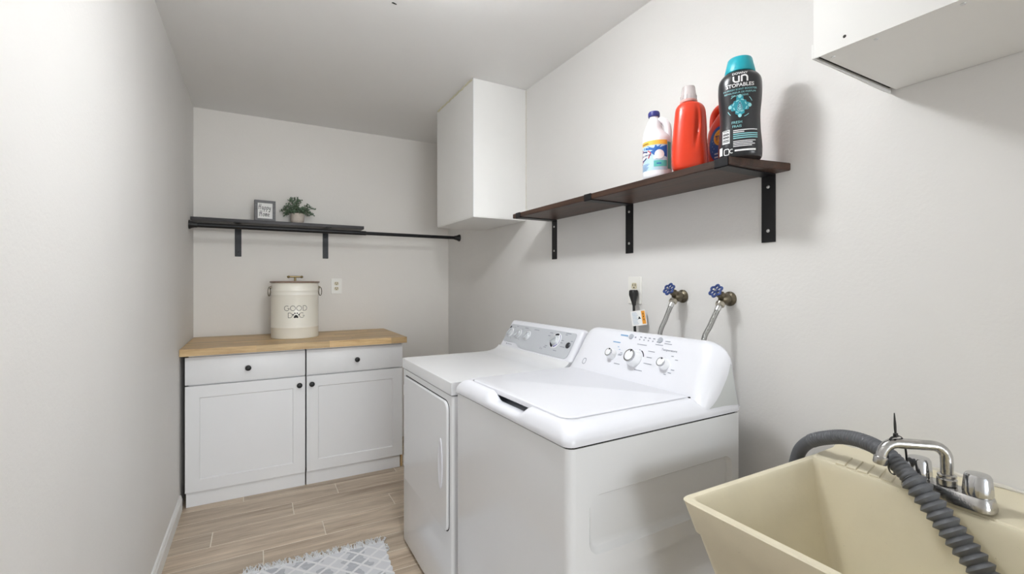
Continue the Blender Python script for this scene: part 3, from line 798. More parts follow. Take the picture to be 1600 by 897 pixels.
def dknob(a, b, r):
    K = DF @ Matrix.Translation((a, b, 0.001))
    k_ = obj('dial', MB().lathe([(r, 0), (r, 0.003), (r*0.92, 0.0042), (r*0.90, 0.0042)], K, 28), M['knobwhite'], con)
    obj('dial_grip', MB().lathe([(r*0.86, 0.004), (r*0.80, 0.012), (r*0.72, 0.014), (0.001, 0.014)], K, 24).rbox(-r*0.16, r*0.16, -r*0.74, r*0.74, 0.0135, 0.0200, 0.001, 1, K @ Matrix.Rotation(R(-35), 4, 'Z')), M['dialsilver'], k_)
for a in (-0.272, -0.184, -0.094): dknob(a, 0.092, 0.026)
big = DF @ Matrix.Translation((0.160, 0.094, 0.001))
bk = obj('timer_dial', MB().lathe([(0.040, 0), (0.040, 0.0012), (0.037, 0.0016)], big, 40), M['knobwhite'], con)
def bfn(a, b): return big @ Vector((a, b, 0.0021))
def ring_arc(mb, r0, r1, a0, a1, fn, n=14):
    v = []; 
    for k in range(n+1):
        a = R(a0 + (a1-a0)*k/n); v += [fn(r0*math.cos(a), r0*math.sin(a)), fn(r1*math.cos(a), r1*math.sin(a))]
    mb.add(v, [(2*k, 2*k+1, 2*k+3, 2*k+2) for k in range(n)])
ar = MB(); ring_arc(ar, 0.026, 0.036, 70, 125, bfn); ring_arc(ar, 0.026, 0.037, 165, 262, bfn)
obj('scale_arc', ar, M['printd'], bk, 0)
ar = MB(); ring_arc(ar, 0.027, 0.034, 275, 330, bfn); ring_arc(ar, 0.033, 0.036, -25, 60, bfn)
obj('scale_arc', ar, M['printv'], bk, 0, label='violet scale arc')
obj('dial_grip', MB().lathe([(0.024, 0.0016), (0.021, 0.014), (0.019, 0.016), (0.001, 0.016)], big, 28).rbox(-0.004, 0.004, -0.020, 0.020, 0.015, 0.023, 0.001, 1, big @ Matrix.Rotation(R(-50), 4, 'Z')), M['dialsilver'], bk)
obj('start_button', MB().lathe([(0.0145, 0.001), (0.0145, 0.004), (0.012, 0.006), (0.001, 0.006)], DF @ Matrix.Translation((0.268, 0.082, 0)), 24), M['knobdark'], con)
ds = lambda a, b: dfn(a, b, 0.0016)
for (a, b, L) in ((-0.235, 0.132, 0.016), (-0.150, 0.131, 0.034), (-0.055, 0.130, 0.046), (0.090, 0.128, 0.026), (0.085, 0.112, 0.020), (0.090, 0.052, 0.022), (0.095, 0.060, 0.020), (0.215, 0.138, 0.04), (0.215, 0.130, 0.018), (0.213, 0.070, 0.036), (0.275, 0.104, 0.014),
                  (-0.256, 0.124, 0.008), (-0.170, 0.122, 0.008), (-0.250, 0.060, 0.008), (-0.165, 0.062, 0.008), (0.205, 0.100, 0.016), (0.205, 0.088, 0.016), (0.175, 0.046, 0.026)):
    add_stroke(pr, [(a, b), (a+L, b)], 0.0032, ds)
add_text(pr, 'Dry', 0.014, 0.075, 0.038, ds, align='CENTER')
add_stroke(pr, [(-0.262, 0.026), (-0.254, 0.026)], 0.006, ds); add_stroke(pr, [(-0.248, 0.026), (-0.20, 0.026)], 0.002, ds)
obj('print_marks', pr, M['printg'], con, 0)['kind'] = 'stuff'

# ------------------------------------------------------------------ washer (stands very slightly turned)
ws = thing('washing_machine', 'white top-load washer in front of the dryer, with three knobs on its sloped console', 'washer', (0.658, 0.906, 0), R(1.3))
def wobj(name, mb, m, par=None, smooth=35, label=None):
    o = obj(name, mb, m, par or ws, smooth, local=True, label=label); return o
U1, V1, ZT = 0.664, 0.686, 0.8835
g = MB(); n = 6; r_ = 0.022
pl_ = [(U1, V1)] + [(r_ + r_*math.cos(R(90+90*k/n)), V1-r_ + r_*math.sin(R(90+90*k/n))) for k in range(n+1)] + [(r_ + r_*math.cos(R(180+90*k/n)), r_ + r_*math.sin(R(180+90*k/n))) for k in range(n+1)]
g.loft([[(u, v, 0.02) for u, v in pl_], [(u, v, ZT) for u, v in pl_]], False, False, False)
g.add([(U1, 0, 0.02), (U1, V1, 0.02), (U1, V1, ZT), (U1, 0, ZT)], [(0, 1, 2, 3)])
g.add([(u, v, ZT) for u, v in pl_ + [(U1, 0)]], [tuple(range(len(pl_)+1))])
g.add([(u, v, 0.02) for u, v in pl_ + [(U1, 0)]], [tuple(range(len(pl_)+1))])
def pressed(u0, u1, z0, z1, ou0, ou1, oz0, oz1, rad, depth):
    """side sheet with a pressed-in rounded panel; the outer rectangle stays flush"""
    seg = 6; P = rrect(u0, u1, z0, z1, rad, seg); O = []
    for k, (u, z) in enumerate(P):
        c = k // (seg+1); e = k % (seg+1)
        cu, cz = ((ou1, oz1), (ou0, oz1), (ou0, oz0), (ou1, oz0))[c]
        if e == 0: O.append((cu, z) if c in (0, 2) else (u, cz))
        elif e == seg: O.append((u, cz) if c in (0, 2) else (cu, z))
        else: O.append((cu, cz))
    ins = rrect(u0+0.010, u1-0.010, z0+0.013, z1-0.006, max(rad-0.009, 0.004), seg)
    ins2 = rrect(u0+0.013, u1-0.013, z0+0.017, z1-0.009, max(rad-0.012, 0.003), seg)
    g.loft([[(u, 0, z) for u, z in O], [(u, 0, z) for u, z in P], [(u, depth*0.85, z) for u, z in ins], [(u, depth, z) for u, z in ins2]], False, True)
pressed(0.063, 0.632, 0.606, 0.757, r_, U1, 0.58, ZT, 0.036, 0.012)
pressed(0.063, 0.632, 0.10, 0.553, r_, U1, 0.02, 0.58, 0.036, 0.012)
wobj('washer_body', g, M['white'], smooth=30)
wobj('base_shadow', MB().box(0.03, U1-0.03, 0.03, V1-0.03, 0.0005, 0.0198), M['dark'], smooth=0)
wobj('seam_gap', MB().loft([[(u, v, z) for u, v in rrect(0.002, U1-0.002, 0.002, V1-0.002, 0.02, 5)] for z in (0.8838, 0.8885)]), M['dark'], smooth=0)
def capring(f, s, rr, rad, z, dep):
    x0, x1, y0, y1 = f, 0.680-rr, s, V1-s
    P = rrect(x0, x1, y0, y1, rad, 6); k = 14      # insert after corner 2 (index 13)
    out = [(x, y, z) for x, y in P[:k]]
    a, b = P[k-1], P[k]
    for i in range(1, 60):
        y = a[1] + (b[1]-a[1])*i/60
        t = (y - 0.325)/0.118
        w = 0
        if abs(t) < 1:
            e = (1-abs(t))/0.34
            w = 1 if e >= 1 else e*e*(3-2*e)
        out.append((a[0] + w*dep*0.25, y, z - dep*w))
    out += [(x, y, z) for x, y in P[k:]]
    return out
rings = [capring(-0.006, -0.003, 0, 0.026, 0.8888, 0), capring(-0.007, -0.004, 0, 0.027, 0.897, 0), capring(-0.005, -0.002, 0, 0.027, 0.907, 0), capring(0.002, 0.006, 0.165, 0.032, 0.921, 0.008),
         capring(0.011, 0.020, 0.170, 0.034, 0.9315, 0.018), capring(0.020, 0.034, 0.174, 0.036, 0.937, 0.025), capring(0.029, 0.049, 0.177, 0.036, 0.9395, 0.029), capring(0.032, 0.0525, 0.178, 0.036, 0.938, 0.029), capring(0.033, 0.0535, 0.178, 0.036, 0.912, 0.010)]
wobj('top_cover', MB().loft(rings, True, False), M['whitetop'], smooth=50)
wobj('tub_opening', MB().box(0.03, 0.51, 0.05, V1-0.05, 0.895, 0.8985), M['greypanel'], smooth=0)
def lidr(d, z): return [(u, v, z) for u, v in rrect(0.0355+d, 0.503-d, 0.056+d, V1-0.056-d, (0.006, 0.034, 0.034, 0.006), 6)]
wobj('lid', MB().loft([lidr(0.002, 0.9255), lidr(0, 0.9270), lidr(0, 0.9395), lidr(0.0015, 0.9412), lidr(0.004, 0.942)]), M['whitetop'], smooth=50)
wM = [(0.503, 0.930), (0.508, 0.942), (0.515, 0.955), (0.530, 0.981), (0.550, 1.0155), (0.570, 1.050), (0.587, 1.079), (0.596, 1.092), (0.606, 1.0995), (0.618, 1.102)]
wE = [(0.481, 0.9015), (0.500, 0.905), (0.521, 0.912), (0.540, 0.922), (0.557, 0.935), (0.575, 0.953), (0.588, 0.971), (0.602, 0.990), (0.613, 1.009), (0.622, 1.034)]
wbM = [(0.632, 1.100), (0.642, 1.085), (0.666, 0.9)]; wbE = [(0.624, 1.038), (0.628, 1.034), (0.667, 0.9)]
con = wobj('console', MB().loft(console_rings(wM+wbM, wE+wbE, 0.0, V1, 0.085), False, False), M['whitetop'], smooth=50)
side = [(a, b) for a, b in wE] + [(0.6245, 1.0365), (0.6285, 1.0325), (0.6668, 0.9025)]
for v0, v1 in ((0.0008, 0.003), (V1-0.003, V1-0.0008)):
    wobj('console_side', MB().loft([[(a, v, b) for a, b in side] for v in (v0, v1)]), M['greymetal'], con, 0, 'flat grey metal end of the console')
wobj('rear_deck', MB().rbox(0.47, 0.676, 0.002, V1-0.002, 0.898, 0.9012, 0.001, 1), M['whitetop'])
wobj('hinge_pin', MB().rbox(0.494, 0.502, 0.0500, 0.0555, 0.9355, 0.9405, 0.001, 1), M['dark'])
WF = frame((0.550, V1/2, 1.0155), (-0.865, 0, 0.502), (0.502, 0, 0.865))
def wfn(a, b, h=0.0008): return WF @ Vector((a, b, h))
def wknob(v, z, r0, r1, hgt, name):
    b = (z - 1.0155)/0.865
    K = WF @ Matrix.Translation((V1/2 - v, b, 0))
    k_ = wobj(name, MB().lathe([(r0, 0.0002), (r0, 0.004), (r0*0.94, 0.006), (r1*1.12, hgt*0.75), (r1*1.06, hgt*0.82)], K, 32, cap=True), M['knobwhite'], con)
    wobj('dial_ring', MB().lathe([(r1*1.06, hgt*0.80), (r1*1.06, hgt), (r1*0.86, hgt+0.001), (r1*0.84, hgt*0.9)], K, 32), M['knobring'], k_)
    wobj('dial_face', MB().lathe([(r1*0.86, hgt*0.9), (r1*0.84, hgt+0.0006), (r1*0.5, hgt+0.0012), (0.001, hgt+0.0012)], K, 28), M['knobwhite'], k_)
    wobj('pointer', MB().rbox(-0.0022, 0.0022, r1*0.62, r1*1.04, hgt, hgt+0.0022, 0.0005, 1, K @ Matrix.Rotation(R(-12), 4, 'Z')), M['printd'], k_, 0)
    return K
wknob(0.447, 1.013, 0.0205, 0.0150, 0.026, 'dial')
KB = wknob(0.330, 1.013, 0.0320, 0.0225, 0.034, 'cycle_dial')
wknob(0.192, 1.013, 0.0205, 0.0150, 0.026, 'dial')
for v, z in ((0.388, 1.0855), (0.248, 1.0865)):
    b = (z-1.0155)/0.865
    wobj('push_button', MB().lathe([(0.0105, -0.001), (0.0105, 0.003), (0.009, 0.0042), (0.001, 0.0045)], WF @ Matrix.Translation((V1/2-v, b, 0)), 20), M['button'], con)
lg = MB(); ov = [(V1/2-0.585 + x, -0.052 + y) for x, y in rrect(-0.009, 0.009, -0.012, 0.012, 0.0088, 6)]
add_stroke(lg, ov + [ov[0]], 0.0025, lambda a, b: wfn(a, b))
wobj('maker_emblem', lg, M['printg'], con, 0, 'small oval outline emblem')
pg_ = MB(); pb_ = MB(); pd_ = MB()
kf = lambda a, b: KB @ Vector((a, b, 0.0008))
ring_arc(pd_, 0.037, 0.041, 20, 62, kf)
for a0 in (65, 78): ring_arc(pg_, 0.037, 0.0395, a0-4, a0+4, kf)
def dash(mb, v, b, L, w=0.0024): add_stroke(mb, [(V1/2 - v, b), (V1/2 - v + L, b)], w, wfn)
add_text(pg_, 'Temperature', 0.0125, V1/2-0.195, 0.046, lambda a, b: wfn(a, b), align='CENTER')
for v, b, L in ((0.345, 0.055, 0.046), (0.282, 0.035, 0.03), (0.279, 0.012, 0.024), (0.282, -0.012, 0.036), (0.312, -0.042, 0.036), (0.420, -0.035, 0.030), (0.410, 0.010, 0.012), (0.416, 0.004, 0.02),
                (0.262, 0.064, 0.034), (0.225, 0.081, 0.022), (0.225, 0.072, 0.032), (0.178, 0.031, 0.010), (0.158, 0.020, 0.012), (0.160, -0.016, 0.014), (0.168, -0.028, 0.014), (0.182, -0.036, 0.01), (0.418, 0.0, 0.018)):
    dash(pg_, v, b, L)
for k in range(5):
    dash(pg_, 0.345-0.021*k, 0.084, 0.010, 0.0035); dash(pg_, 0.345-0.021*k, 0.074, 0.006, 0.004)
dash(pg_, 0.370, 0.080, 0.008, 0.005)
dash(pb_, 0.445, 0.082, 0.040, 0.005); dash(pb_, 0.470, 0.050, 0.040, 0.004)
for v, b in ((0.435, 0.032), (0.424, 0.022)): dash(pb_, v, b, 0.008)
wobj('print_marks', pg_, M['printg'], con, 0)['kind'] = 'stuff'; wobj('print_marks', pb_, M['printb'], con, 0, 'pale blue print')['kind'] = 'stuff'; wobj('scale_arc', pd_, M['printd'], con, 0)

# ------------------------------------------------------------------ utility sink
sk = thing('utility_sink', 'cream plastic laundry sink at the bottom right corner, beside the washer', 'sink', (1.15, 0.43, 0))
sx0, sx1, sy0, sy1 = 0.828, XR-0.004, 0.135, 0.722
g = MB()
def sr_(d, z, rad=0.02, back=0.0): return [(x, y, z) for x, y in rrect(sx0+d, sx1-back, sy0+d, sy1-d, (0.006, rad, rad, 0.006), 5)]
def inner(d, z, bk, rad=0.014):
    # skewed back edge, as moulded round the ledge
    x0, y0, y1 = sx0+0.020+d, sy0+0.020+d, sy1-0.020-d
    xa, xb = 1.336-bk, 1.276-bk        # back edge at y1 and at y0
    P = rrect(0, 1, y0, y1, 0.0, 5); n_ = 5; out = []
    def corner(cx, cy, a0, rr):
        return [(cx + rr*math.cos(R(a0+90*k/n_)), cy + rr*math.sin(R(a0+90*k/n_)), z) for k in range(n_+1)]
    out += corner(xa-rad, y1-rad, 0, rad) + corner(x0+rad, y1-rad, 90, rad) + corner(x0+rad, y0+rad, 180, rad) + corner(xb-rad, y0+rad, 270, rad)
    return out
outer = [sr_(0.175, 0.440), sr_(0.105, 0.452, 0.03), sr_(0.094, 0.46, 0.03), sr_(0.0235, 0.736), sr_(0.018, 0.740), sr_(0.002, 0.800), sr_(0.0, 0.806, 0.02), sr_(0.003, 0.8095)]
inn = [inner(-0.003, 0.8095, 0), inner(0.0, 0.806, 0.002), inner(0.004, 0.790, 0.004), inner(0.072, 0.505, 0.040, 0.03), inner(0.086, 0.482, 0.055, 0.03), inner(0.16, 0.474, 0.15, 0.03)]
g.loft(outer + inn, True, True)
obj('tub', g, M['sink'], sk, 40)
# raised ledge along the wall with moulded soap ridges
lg = MB()
for y0_, y1_ in ((sy0+0.006, sy1-0.012),):
    k0 = 1.276 + (1.336-1.276)*(y0_-0.155)/(0.702-0.155); k1 = 1.276 + 0.06*(y1_-0.155)/(0.547)
    pro = lambda k: [(k+0.003, 0.8085), (k+0.006, 0.8130), (k+0.035, 0.8165), (XR-0.03, 0.8185), (XR-0.012, 0.826), (XR-0.0035, 0.827), (XR-0.0035, 0.8085)]
    lg.loft([[(x, y0_, z) for x, z in pro(k0)], [(x, y1_, z) for x, z in pro(k1)]])
obj('back_ledge', lg, M['sink'], sk, 30)
for grp in ((0.520, 5), (0.170, 5)):
    for k in range(grp[1]):
        y = grp[0] + 0.0265*k
        xe = 1.276 + 0.06*(y-0.155)/0.547
        rg = MB().loft([[(xe+0.006, y+0.002, 0.8125), (xe+0.006, y+0.024, 0.8125), (xe+0.072, y+0.036, 0.8165), (xe+0.072, y+0.014, 0.8165)],
                        [(xe+0.006, y+0.002, 0.8155), (xe+0.006, y+0.024, 0.8155), (xe+0.072, y+0.036, 0.8195), (xe+0.072, y+0.014, 0.8195)],
                        [(xe+0.008, y+0.0035, 0.8170), (xe+0.008, y+0.0225, 0.8170), (xe+0.070, y+0.0345, 0.8210), (xe+0.070, y+0.0155, 0.8210)]])
        obj('soap_ridge', rg, M['sink'], sk, 0)
cb = MB(); pts = []
for k in range(50):
    y = sy0 + 0.004 + k*(sy1-sy0-0.01)/49
    pts.append((XR-0.0045, y, 0.828 + random.uniform(-0.002, 0.003)))
cb.tube(pts, lambda k: 0.0035 + 0.0025*random.random(), 6)
obj('caulk_bead', cb, M['caulk_white'], sk, label='cracked pale caulk along the wall')
for x in (0.93, 1.38):
    for y in (0.22, 0.64):
        obj('leg', MB().loft([[(x+a*s, y+b*s, z) for a, b in rrect(-0.018, 0.018, -0.018, 0.018, 0.005, 3)] for s, z in ((0.8, 0.0005), (1.0, 0.445))]), M['sink'], sk)
obj('drain', MB().lathe([(0.035, 0.4742), (0.034, 0.4765), (0.026, 0.4768), (0.024, 0.475)], Matrix.Translation((1.06, 0.43, 0)), 24), M['chrome'], sk)

# ------------------------------------------------------------------ faucet on the ledge
FA = Matrix.Translation((1.320, 0.4215, 0.8205)) @ Matrix.Rotation(R(-4.5), 4, 'Z')
fc = thing('faucet', 'two-handle chrome faucet with swivel spout on the cream sink ledge', 'faucet', (1.320, 0.4215, 0.8205))
obj('faucet_base', MB().loft([[(x, y, z) for x, y in rrect(-0.028*s, 0.028*s, -0.079*t_, 0.079*t_, 0.020*s, 6)] for s, t_, z in ((1, 1, 0), (1, 1, 0.006), (0.88, 0.955, 0.022), (0.80, 0.93, 0.0265), (0.6, 0.9, 0.0275))], T=FA), M['chromeworn'], fc, 40, label='worn spotted chrome base')
for sy in (-1, 1):
    H = FA @ Matrix.Translation((0.0, sy*0.0508, 0.027))
    n = 48; hb = MB(); rings = []
    for rr, z in ((0.0235, 0.0), (0.0245, 0.004), (0.0245, 0.008), (0.0220, 0.038), (0.019, 0.043), (0.004, 0.0445)):
        fl = 0.09 if 0.003 < z < 0.041 else 0.02
        rings.append([(rr*(1 - fl*max(0, math.cos(4*a))**6)*math.cos(a), rr*(1 - fl*max(0, math.cos(4*a))**6)*math.sin(a), z) for a in [2*PI*k/n for k in range(n)]])
    hb.loft(rings, T=H)
    obj('handle', hb, M['chrome'], fc, 40)
# spout in world coordinates
obj('spout_nut', MB().lathe([(0.0145, 0.0), (0.0175, 0.002), (0.0175, 0.014), (0.0145, 0.017), (0.0165, 0.019), (0.0165, 0.023), (0.0125, 0.025)], FA @ Matrix.Translation((0.0, 0, 0.027)), 24), M['chromeworn'], fc)
bp_ = FA @ Vector((0, 0, 0.05))
dirn = Vector((-0.795, 0.607, 0)).normalized()
top = 0.932
pth = [bp_, Vector((bp_.x, bp_.y, 0.895))] + [Vector((bp_.x, bp_.y, top-0.030)) + dirn*(0.030 - 0.030*math.cos(R(a))) + Vector((0, 0, 0.030*math.sin(R(a)))) for a in (15, 30, 45, 60, 75, 90)]
e = pth[-1]
pth += [e + dirn*0.03 + Vector((0,0,0.001)), e + dirn*0.070 + Vector((0,0,0.002))]
e = pth[-1]
pth += [e + dirn*(0.030*math.sin(R(a))) - Vector((0, 0, 0.036*(1-math.cos(R(a))))) for a in (18, 36, 54, 72, 84)]
tip = pth[-1]; td = (pth[-1]-pth[-2]).normalized()
obj('spout', MB().tube(pth, 0.0112, 16), M['chromeworn'], fc, 60)
obj('aerator', MB().lathe([(0.0118, -0.002), (0.0135, 0.0), (0.0135, 0.013), (0.0122, 0.016), (0.0105, 0.016)], frame(tip + td*0.0, td, (0, 1, 0)), 20), M['chromeworn'], fc)

# ------------------------------------------------------------------ washer drain hose, tied under the spout
hs = thing('drain_hose', 'ribbed grey washer drain hose tied to the faucet spout and hanging into the sink', 'hose', (1.30, 0.56, 0.9))
raw = [(1.376, 0.790, 0.700), (1.375, 0.778, 0.755), (1.370, 0.760, 0.808), (1.360, 0.724, 0.846), (1.342, 0.669, 0.875), (1.318, 0.614, 0.895), (1.288, 0.555, 0.903), (1.264, 0.508, 0.896), (1.250, 0.474, 0.876), (1.243, 0.444, 0.851), (1.238, 0.411, 0.815), (1.232, 0.374, 0.772), (1.226, 0.343, 0.738), (1.218, 0.315, 0.704), (1.205, 0.290, 0.672)]
base = smoothpath(raw, 24)
# resample evenly
cum = [0]
for k in range(1, len(base)): cum.append(cum[-1] + (base[k]-base[k-1]).length)
def at(s):
    for k in range(1, len(cum)):
        if cum[k] >= s:
            return base[k-1].lerp(base[k], (s-cum[k-1])/(cum[k]-cum[k-1]))
    return base[-1]
tot = cum[-1]
def seg(s0, s1, radf, step):
    n_ = int((s1-s0)/step); P = [at(s0 + (s1-s0)*k/n_) for k in range(n_+1)]
    return P, [radf(s0 + (s1-s0)*k/n_) for k in range(n_+1)]
sA, sB = 0.165, 0.478
P, rr = seg(0, sA, lambda s: 0.0172, 0.006)
obj('smooth_cuff', MB().tube(P, rr, 20), M['hosegrey'], hs, 60)
P, rr = seg(sA-0.002, sB, lambda s: 0.0162 + 0.0025*abs(math.sin(PI*s/0.0082)), 0.00137)
obj('ribbed_length', MB().tube(P, rr, 20), M['hosegrey'], hs, 60)
def bell(s):
    t = (s/0.0165) % 1
    return 0.0175 + 0.0085*(1-abs(2*t-1))**0.8
P, rr = seg(sB-0.001, tot, bell, 0.00165)
obj('bellows_end', MB().tube(P, rr, 24), M['hosegrey'], hs, 40)
# cable tie: loop round spout and hose, tail standing up
sp = pth[9]
ci = min(range(len(base)), key=lambda k: (base[k]-Vector((sp.x, sp.y, sp.z-0.04))).length)
hc_ = base[ci] + Vector((0, 0, -0.001))
tt = thing('cable_tie', 'black cable tie strapping the grey hose under the chrome spout, tail upright', 'cable tie', tuple(sp))
mid = (sp + hc_)/2; axis = (sp - hc_); hl = axis.length/2; ax = axis.normalized()
t0 = (base[min(ci+3, len(base)-1)] - base[ci-3]).normalized()
perp = (t0.cross(ax)).normalized()
lp_ = []
for k in range(32):
    a = 2*PI*k/32
    wd_ = 0.0172 - 0.0035*math.cos(a)      # narrower round the spout than round the hose
    lp_.append(mid + ax*((hl + 0.0185 - 0.003*math.cos(a))*math.copysign(abs(math.cos(a))**0.8, math.cos(a))) + perp*((wd_ + 0.003)*math.copysign(abs(math.sin(a))**0.5, math.sin(a))))
lm_ = MB(); n = 32
wv = perp.cross(ax).normalized()*0.0024
vs = []
for k in range(n):
    c = lp_[k]; outw = (c - mid).normalized()*0.0014
    vs += [c - wv, c + wv, c + wv + outw, c - wv + outw]
lm_.add(vs, [(4*k+i, 4*k+(i+1) % 4, 4*((k+1) % n)+(i+1) % 4, 4*((k+1) % n)+i) for k in range(n) for i in range(4)])
obj('strap', lm_, M['blackpl'], tt, 0)
hd_ = mid + ax*(hl + 0.0175)
obj('tie_head', MB().rbox(-0.0045, 0.0045, -0.0035, 0.0035, -0.003, 0.006, 0.001, 1, Matrix.Translation(hd_)), M['blackpl'], tt)
obj('tail', MB().loft([[(hd_.x + a*s, hd_.y + b*s + 0.002*(z/0.04), hd_.z + 0.004 + z) for a, b in ((-0.0023, -0.0012), (0.0023, -0.0012), (0.0023, 0.0012), (-0.0023, 0.0012))] for s, z in ((1, 0), (1.3, 0.012), (1.25, 0.022), (0.9, 0.034), (0.5, 0.046))]), M['blackpl'], tt, 0)

# ------------------------------------------------------------------ bottles on the brown shelf
class Bottle:
    """rounded-section bottle; sections (height, half width, half depth, exponent, x shift); local -y faces the room"""
    def __init__(s, secs, loc, face):
        s.secs = secs
        d = Vector((-face[0], -face[1], 0)).normalized()        # local +y
        x = Vector((d.y, -d.x, 0))                               # local +x (viewer's right)
        s.T = Matrix(((x.x, d.x, 0, loc[0]), (x.y, d.y, 0, loc[1]), (0, 0, 1, loc[2]), (0, 0, 0, 1)))
    def par(s, z):
        S = s.secs
        z = max(S[0][0], min(S[-1][0], z))
        for k in range(len(S)-1):
            if S[k][0] <= z <= S[k+1][0]:
                t = (z-S[k][0])/(S[k+1][0]-S[k][0])
                def cr(i):
                    p1, p2 = S[k][i], S[k+1][i]; p0 = S[max(k-1, 0)][i]; p3 = S[min(k+2, len(S)-1)][i]
                    h0, h1, h2 = S[max(k-1, 0)][0], S[k][0], S[k+1][0]; h3 = S[min(k+2, len(S)-1)][0]
                    m1 = (p2-p0)/max(h2-h0, 1e-6); m2 = (p3-p1)/max(h3-h1, 1e-6); d = h2-h1
                    # keep it monotone
                    sl = (p2-p1)/d
                    for_ = lambda m: 0 if m*sl <= 0 else (m if abs(m) < 3*abs(sl) else 3*sl)
                    m1, m2 = for_(m1), for_(m2)
                    return (2*t**3-3*t*t+1)*p1 + (t**3-2*t*t+t)*d*m1 + (-2*t**3+3*t*t)*p2 + (t**3-t*t)*d*m2
                return [cr(i) for i in (1, 2, 3, 4)]
    def body(s, n=48, steps=44, dent=None):
        mb = MB(); rings = []
        for k in range(steps+1):
            z = s.secs[0][0] + (s.secs[-1][0]-s.secs[0][0])*k/steps
            hw, hd, e, sh = s.par(z); r_ = []
            for i in range(n):
                a = 2*PI*i/n; c, q = math.cos(a), math.sin(a)
                x = hw*math.copysign(abs(c)**(2/e), c); y = hd*math.copysign(abs(q)**(2/e), q)
                if dent: x, y = dent(x, y, z, hw, hd)
                r_.append((x + sh, y, z))
            rings.append(r_)
        return mb.loft(rings, T=s.T)
    def front(s, x, z, eps=0.0005):
        hw, hd, e, sh = s.par(z); u = min(abs((x-sh)/hw), 0.999)
        return s.T @ Vector((x, -hd*(1-u**e)**(1/e) - eps, z))

SZ = 1.6682
# black scent-booster tub
b = Bottle([(0, 0.058, 0.052, 2.6, 0), (0.006, 0.0610, 0.055, 2.6, 0), (0.03, 0.0615, 0.0555, 2.6, 0), (0.09, 0.0570, 0.051, 2.4, 0), (0.13, 0.0560, 0.050, 2.4, 0), (0.18, 0.0600, 0.053, 2.4, 0), (0.215, 0.0615, 0.054, 2.4, 0), (0.240, 0.0590, 0.0525, 2.3, 0), (0.253, 0.0520, 0.048, 2.1, 0), (0.262, 0.0420, 0.041, 2, 0)], (1.302, 0.903, SZ), (-0.8217, -0.57, 0))
t = thing('scent_booster_tub', 'black waisted tub with teal cap and water-drop emblem on the brown shelf', 'laundry tub', (1.302, 0.903, SZ))
obj('tub_body', b.body(), M['tub'], t, 50)
obj('cap', MB().lathe([(0.0405, 0.2615), (0.0425, 0.263), (0.0430, 0.268), (0.0345, 0.306), (0.0325, 0.3085), (0.001, 0.3088)], b.T, 40), M['teal'], t)
w1 = MB(); f1 = lambda a, z: b.front(a, z); f2 = lambda a, z: b.front(a, z, 0.0010)
add_text(w1, 'DOWNY', 0.0105, 0, 0.2445, f1, bold=0.0002)
ux, uz = -0.0175, 0.2215
add_stroke(w1, [(ux, uz+0.018), (ux, uz+0.008)] + arc(ux+0.008, uz+0.0085, 0.008, 0.0085, 180, 270, 8) + [(ux+0.015, uz)], 0.0046, f1)
add_stroke(w1, [(ux+0.015, uz+0.018), (ux+0.015, uz-0.001)], 0.0046, f1)
add_stroke(w1, [(ux+0.0225, uz-0.001), (ux+0.0225, uz+0.017)] + [(ux+0.0225, uz+0.017)] + arc(ux+0.030, uz+0.0095, 0.0075, 0.0085, 90, 0, 8) + [(ux+0.0375, uz-0.001)], 0.0046, f1)
add_text(w1, 'STOPABLES', 0.0150, 0, 0.2065, f1, bold=0.0003)
obj('lettering', w1, M['lblwhite'], t, 0, label='white brand lettering')
w2 = MB()
for k, s_ in enumerate(('IN-WASH SCENT BOOSTER', 'REHAUSSEUR DE PARFUM', 'POUR LESSIVE')): add_text(w2, s_, 0.0074, 0, 0.1965 - 0.0092*k, f1)
add_text(w2, 'FRESH', 0.0105, -0.008, 0.0985, f1); add_text(w2, 'FRAIS', 0.0105, -0.008, 0.0865, f1)
for k in range(3): add_stroke(w2, [(-0.018 + 0.065*q/8, 0.066 - 0.0062*k) for q in range(9)], 0.0028, f1)
obj('lettering', w2, M['tubpale'], t, 0, label='pale teal small print')['kind'] = 'stuff'
w3 = MB()
for k, L in enumerate((0.064, 0.03)): add_stroke(w3, [(-0.018 + L*q/8, 0.0775 - 0.0055*k) for q in range(9)], 0.0026, f1)
for k, L in enumerate((0.06, 0.052, 0.058, 0.05)): add_stroke(w3, [(-0.018 + L*q/8, 0.044 - 0.005*k) for q in range(9)], 0.0022, f1)
add_stroke(w3, [(-0.014 + 0.056*q/8, 0.0165) for q in range(9)], 0.005, f1)
ring_arc(w3, 0.0045, 0.0065, 60, 300, lambda a, z: f1(a - 0.022, z + 0.0165))
obj('fine_print', w3, M['lblwhite'], t, 0)['kind'] = 'stuff'
w4 = MB(); add_grid(w4, -0.0475, -0.0275, 0.041, 0.083, f1, 4, 8)
add_patch(w4, [(-0.036 + x, 0.0155 + y) for x, y in rrect(-0.0075, 0.0075, -0.010, 0.010, 0.004, 3)], f1, 2)
add_grid(w4, -0.0555, -0.0475, 0.008, 0.032, f1, 2, 4)
bc = obj('bar_label', w4, M['lblwhite'], t, 0)
w5 = MB()
for k in range(15):
    if k % 4 != 2: add_stroke(w5, [(-0.0460 + 0.017*q/4, 0.0815 - 0.0027*k) for q in range(5)], 0.0011 + 0.0006*(k % 3), f2)
add_patch(w5, [(-0.036 + x, 0.0155 + y) for x, y in rrect(-0.0055, 0.0055, -0.0075, 0.0075, 0.003, 3)], f2, 1)
obj('bars', w5, M['ink'], bc, 0)['kind'] = 'stuff'
ez = 0.1495
e1 = MB(); pts = []
for k in range(64):
    a = 2*PI*k/64; rr = 0.0245 + 0.0045*math.cos(4*a) + 0.0022*math.sin(11*a)
    pts.append((rr*math.cos(a)*0.95, ez + rr*math.sin(a)*1.08))
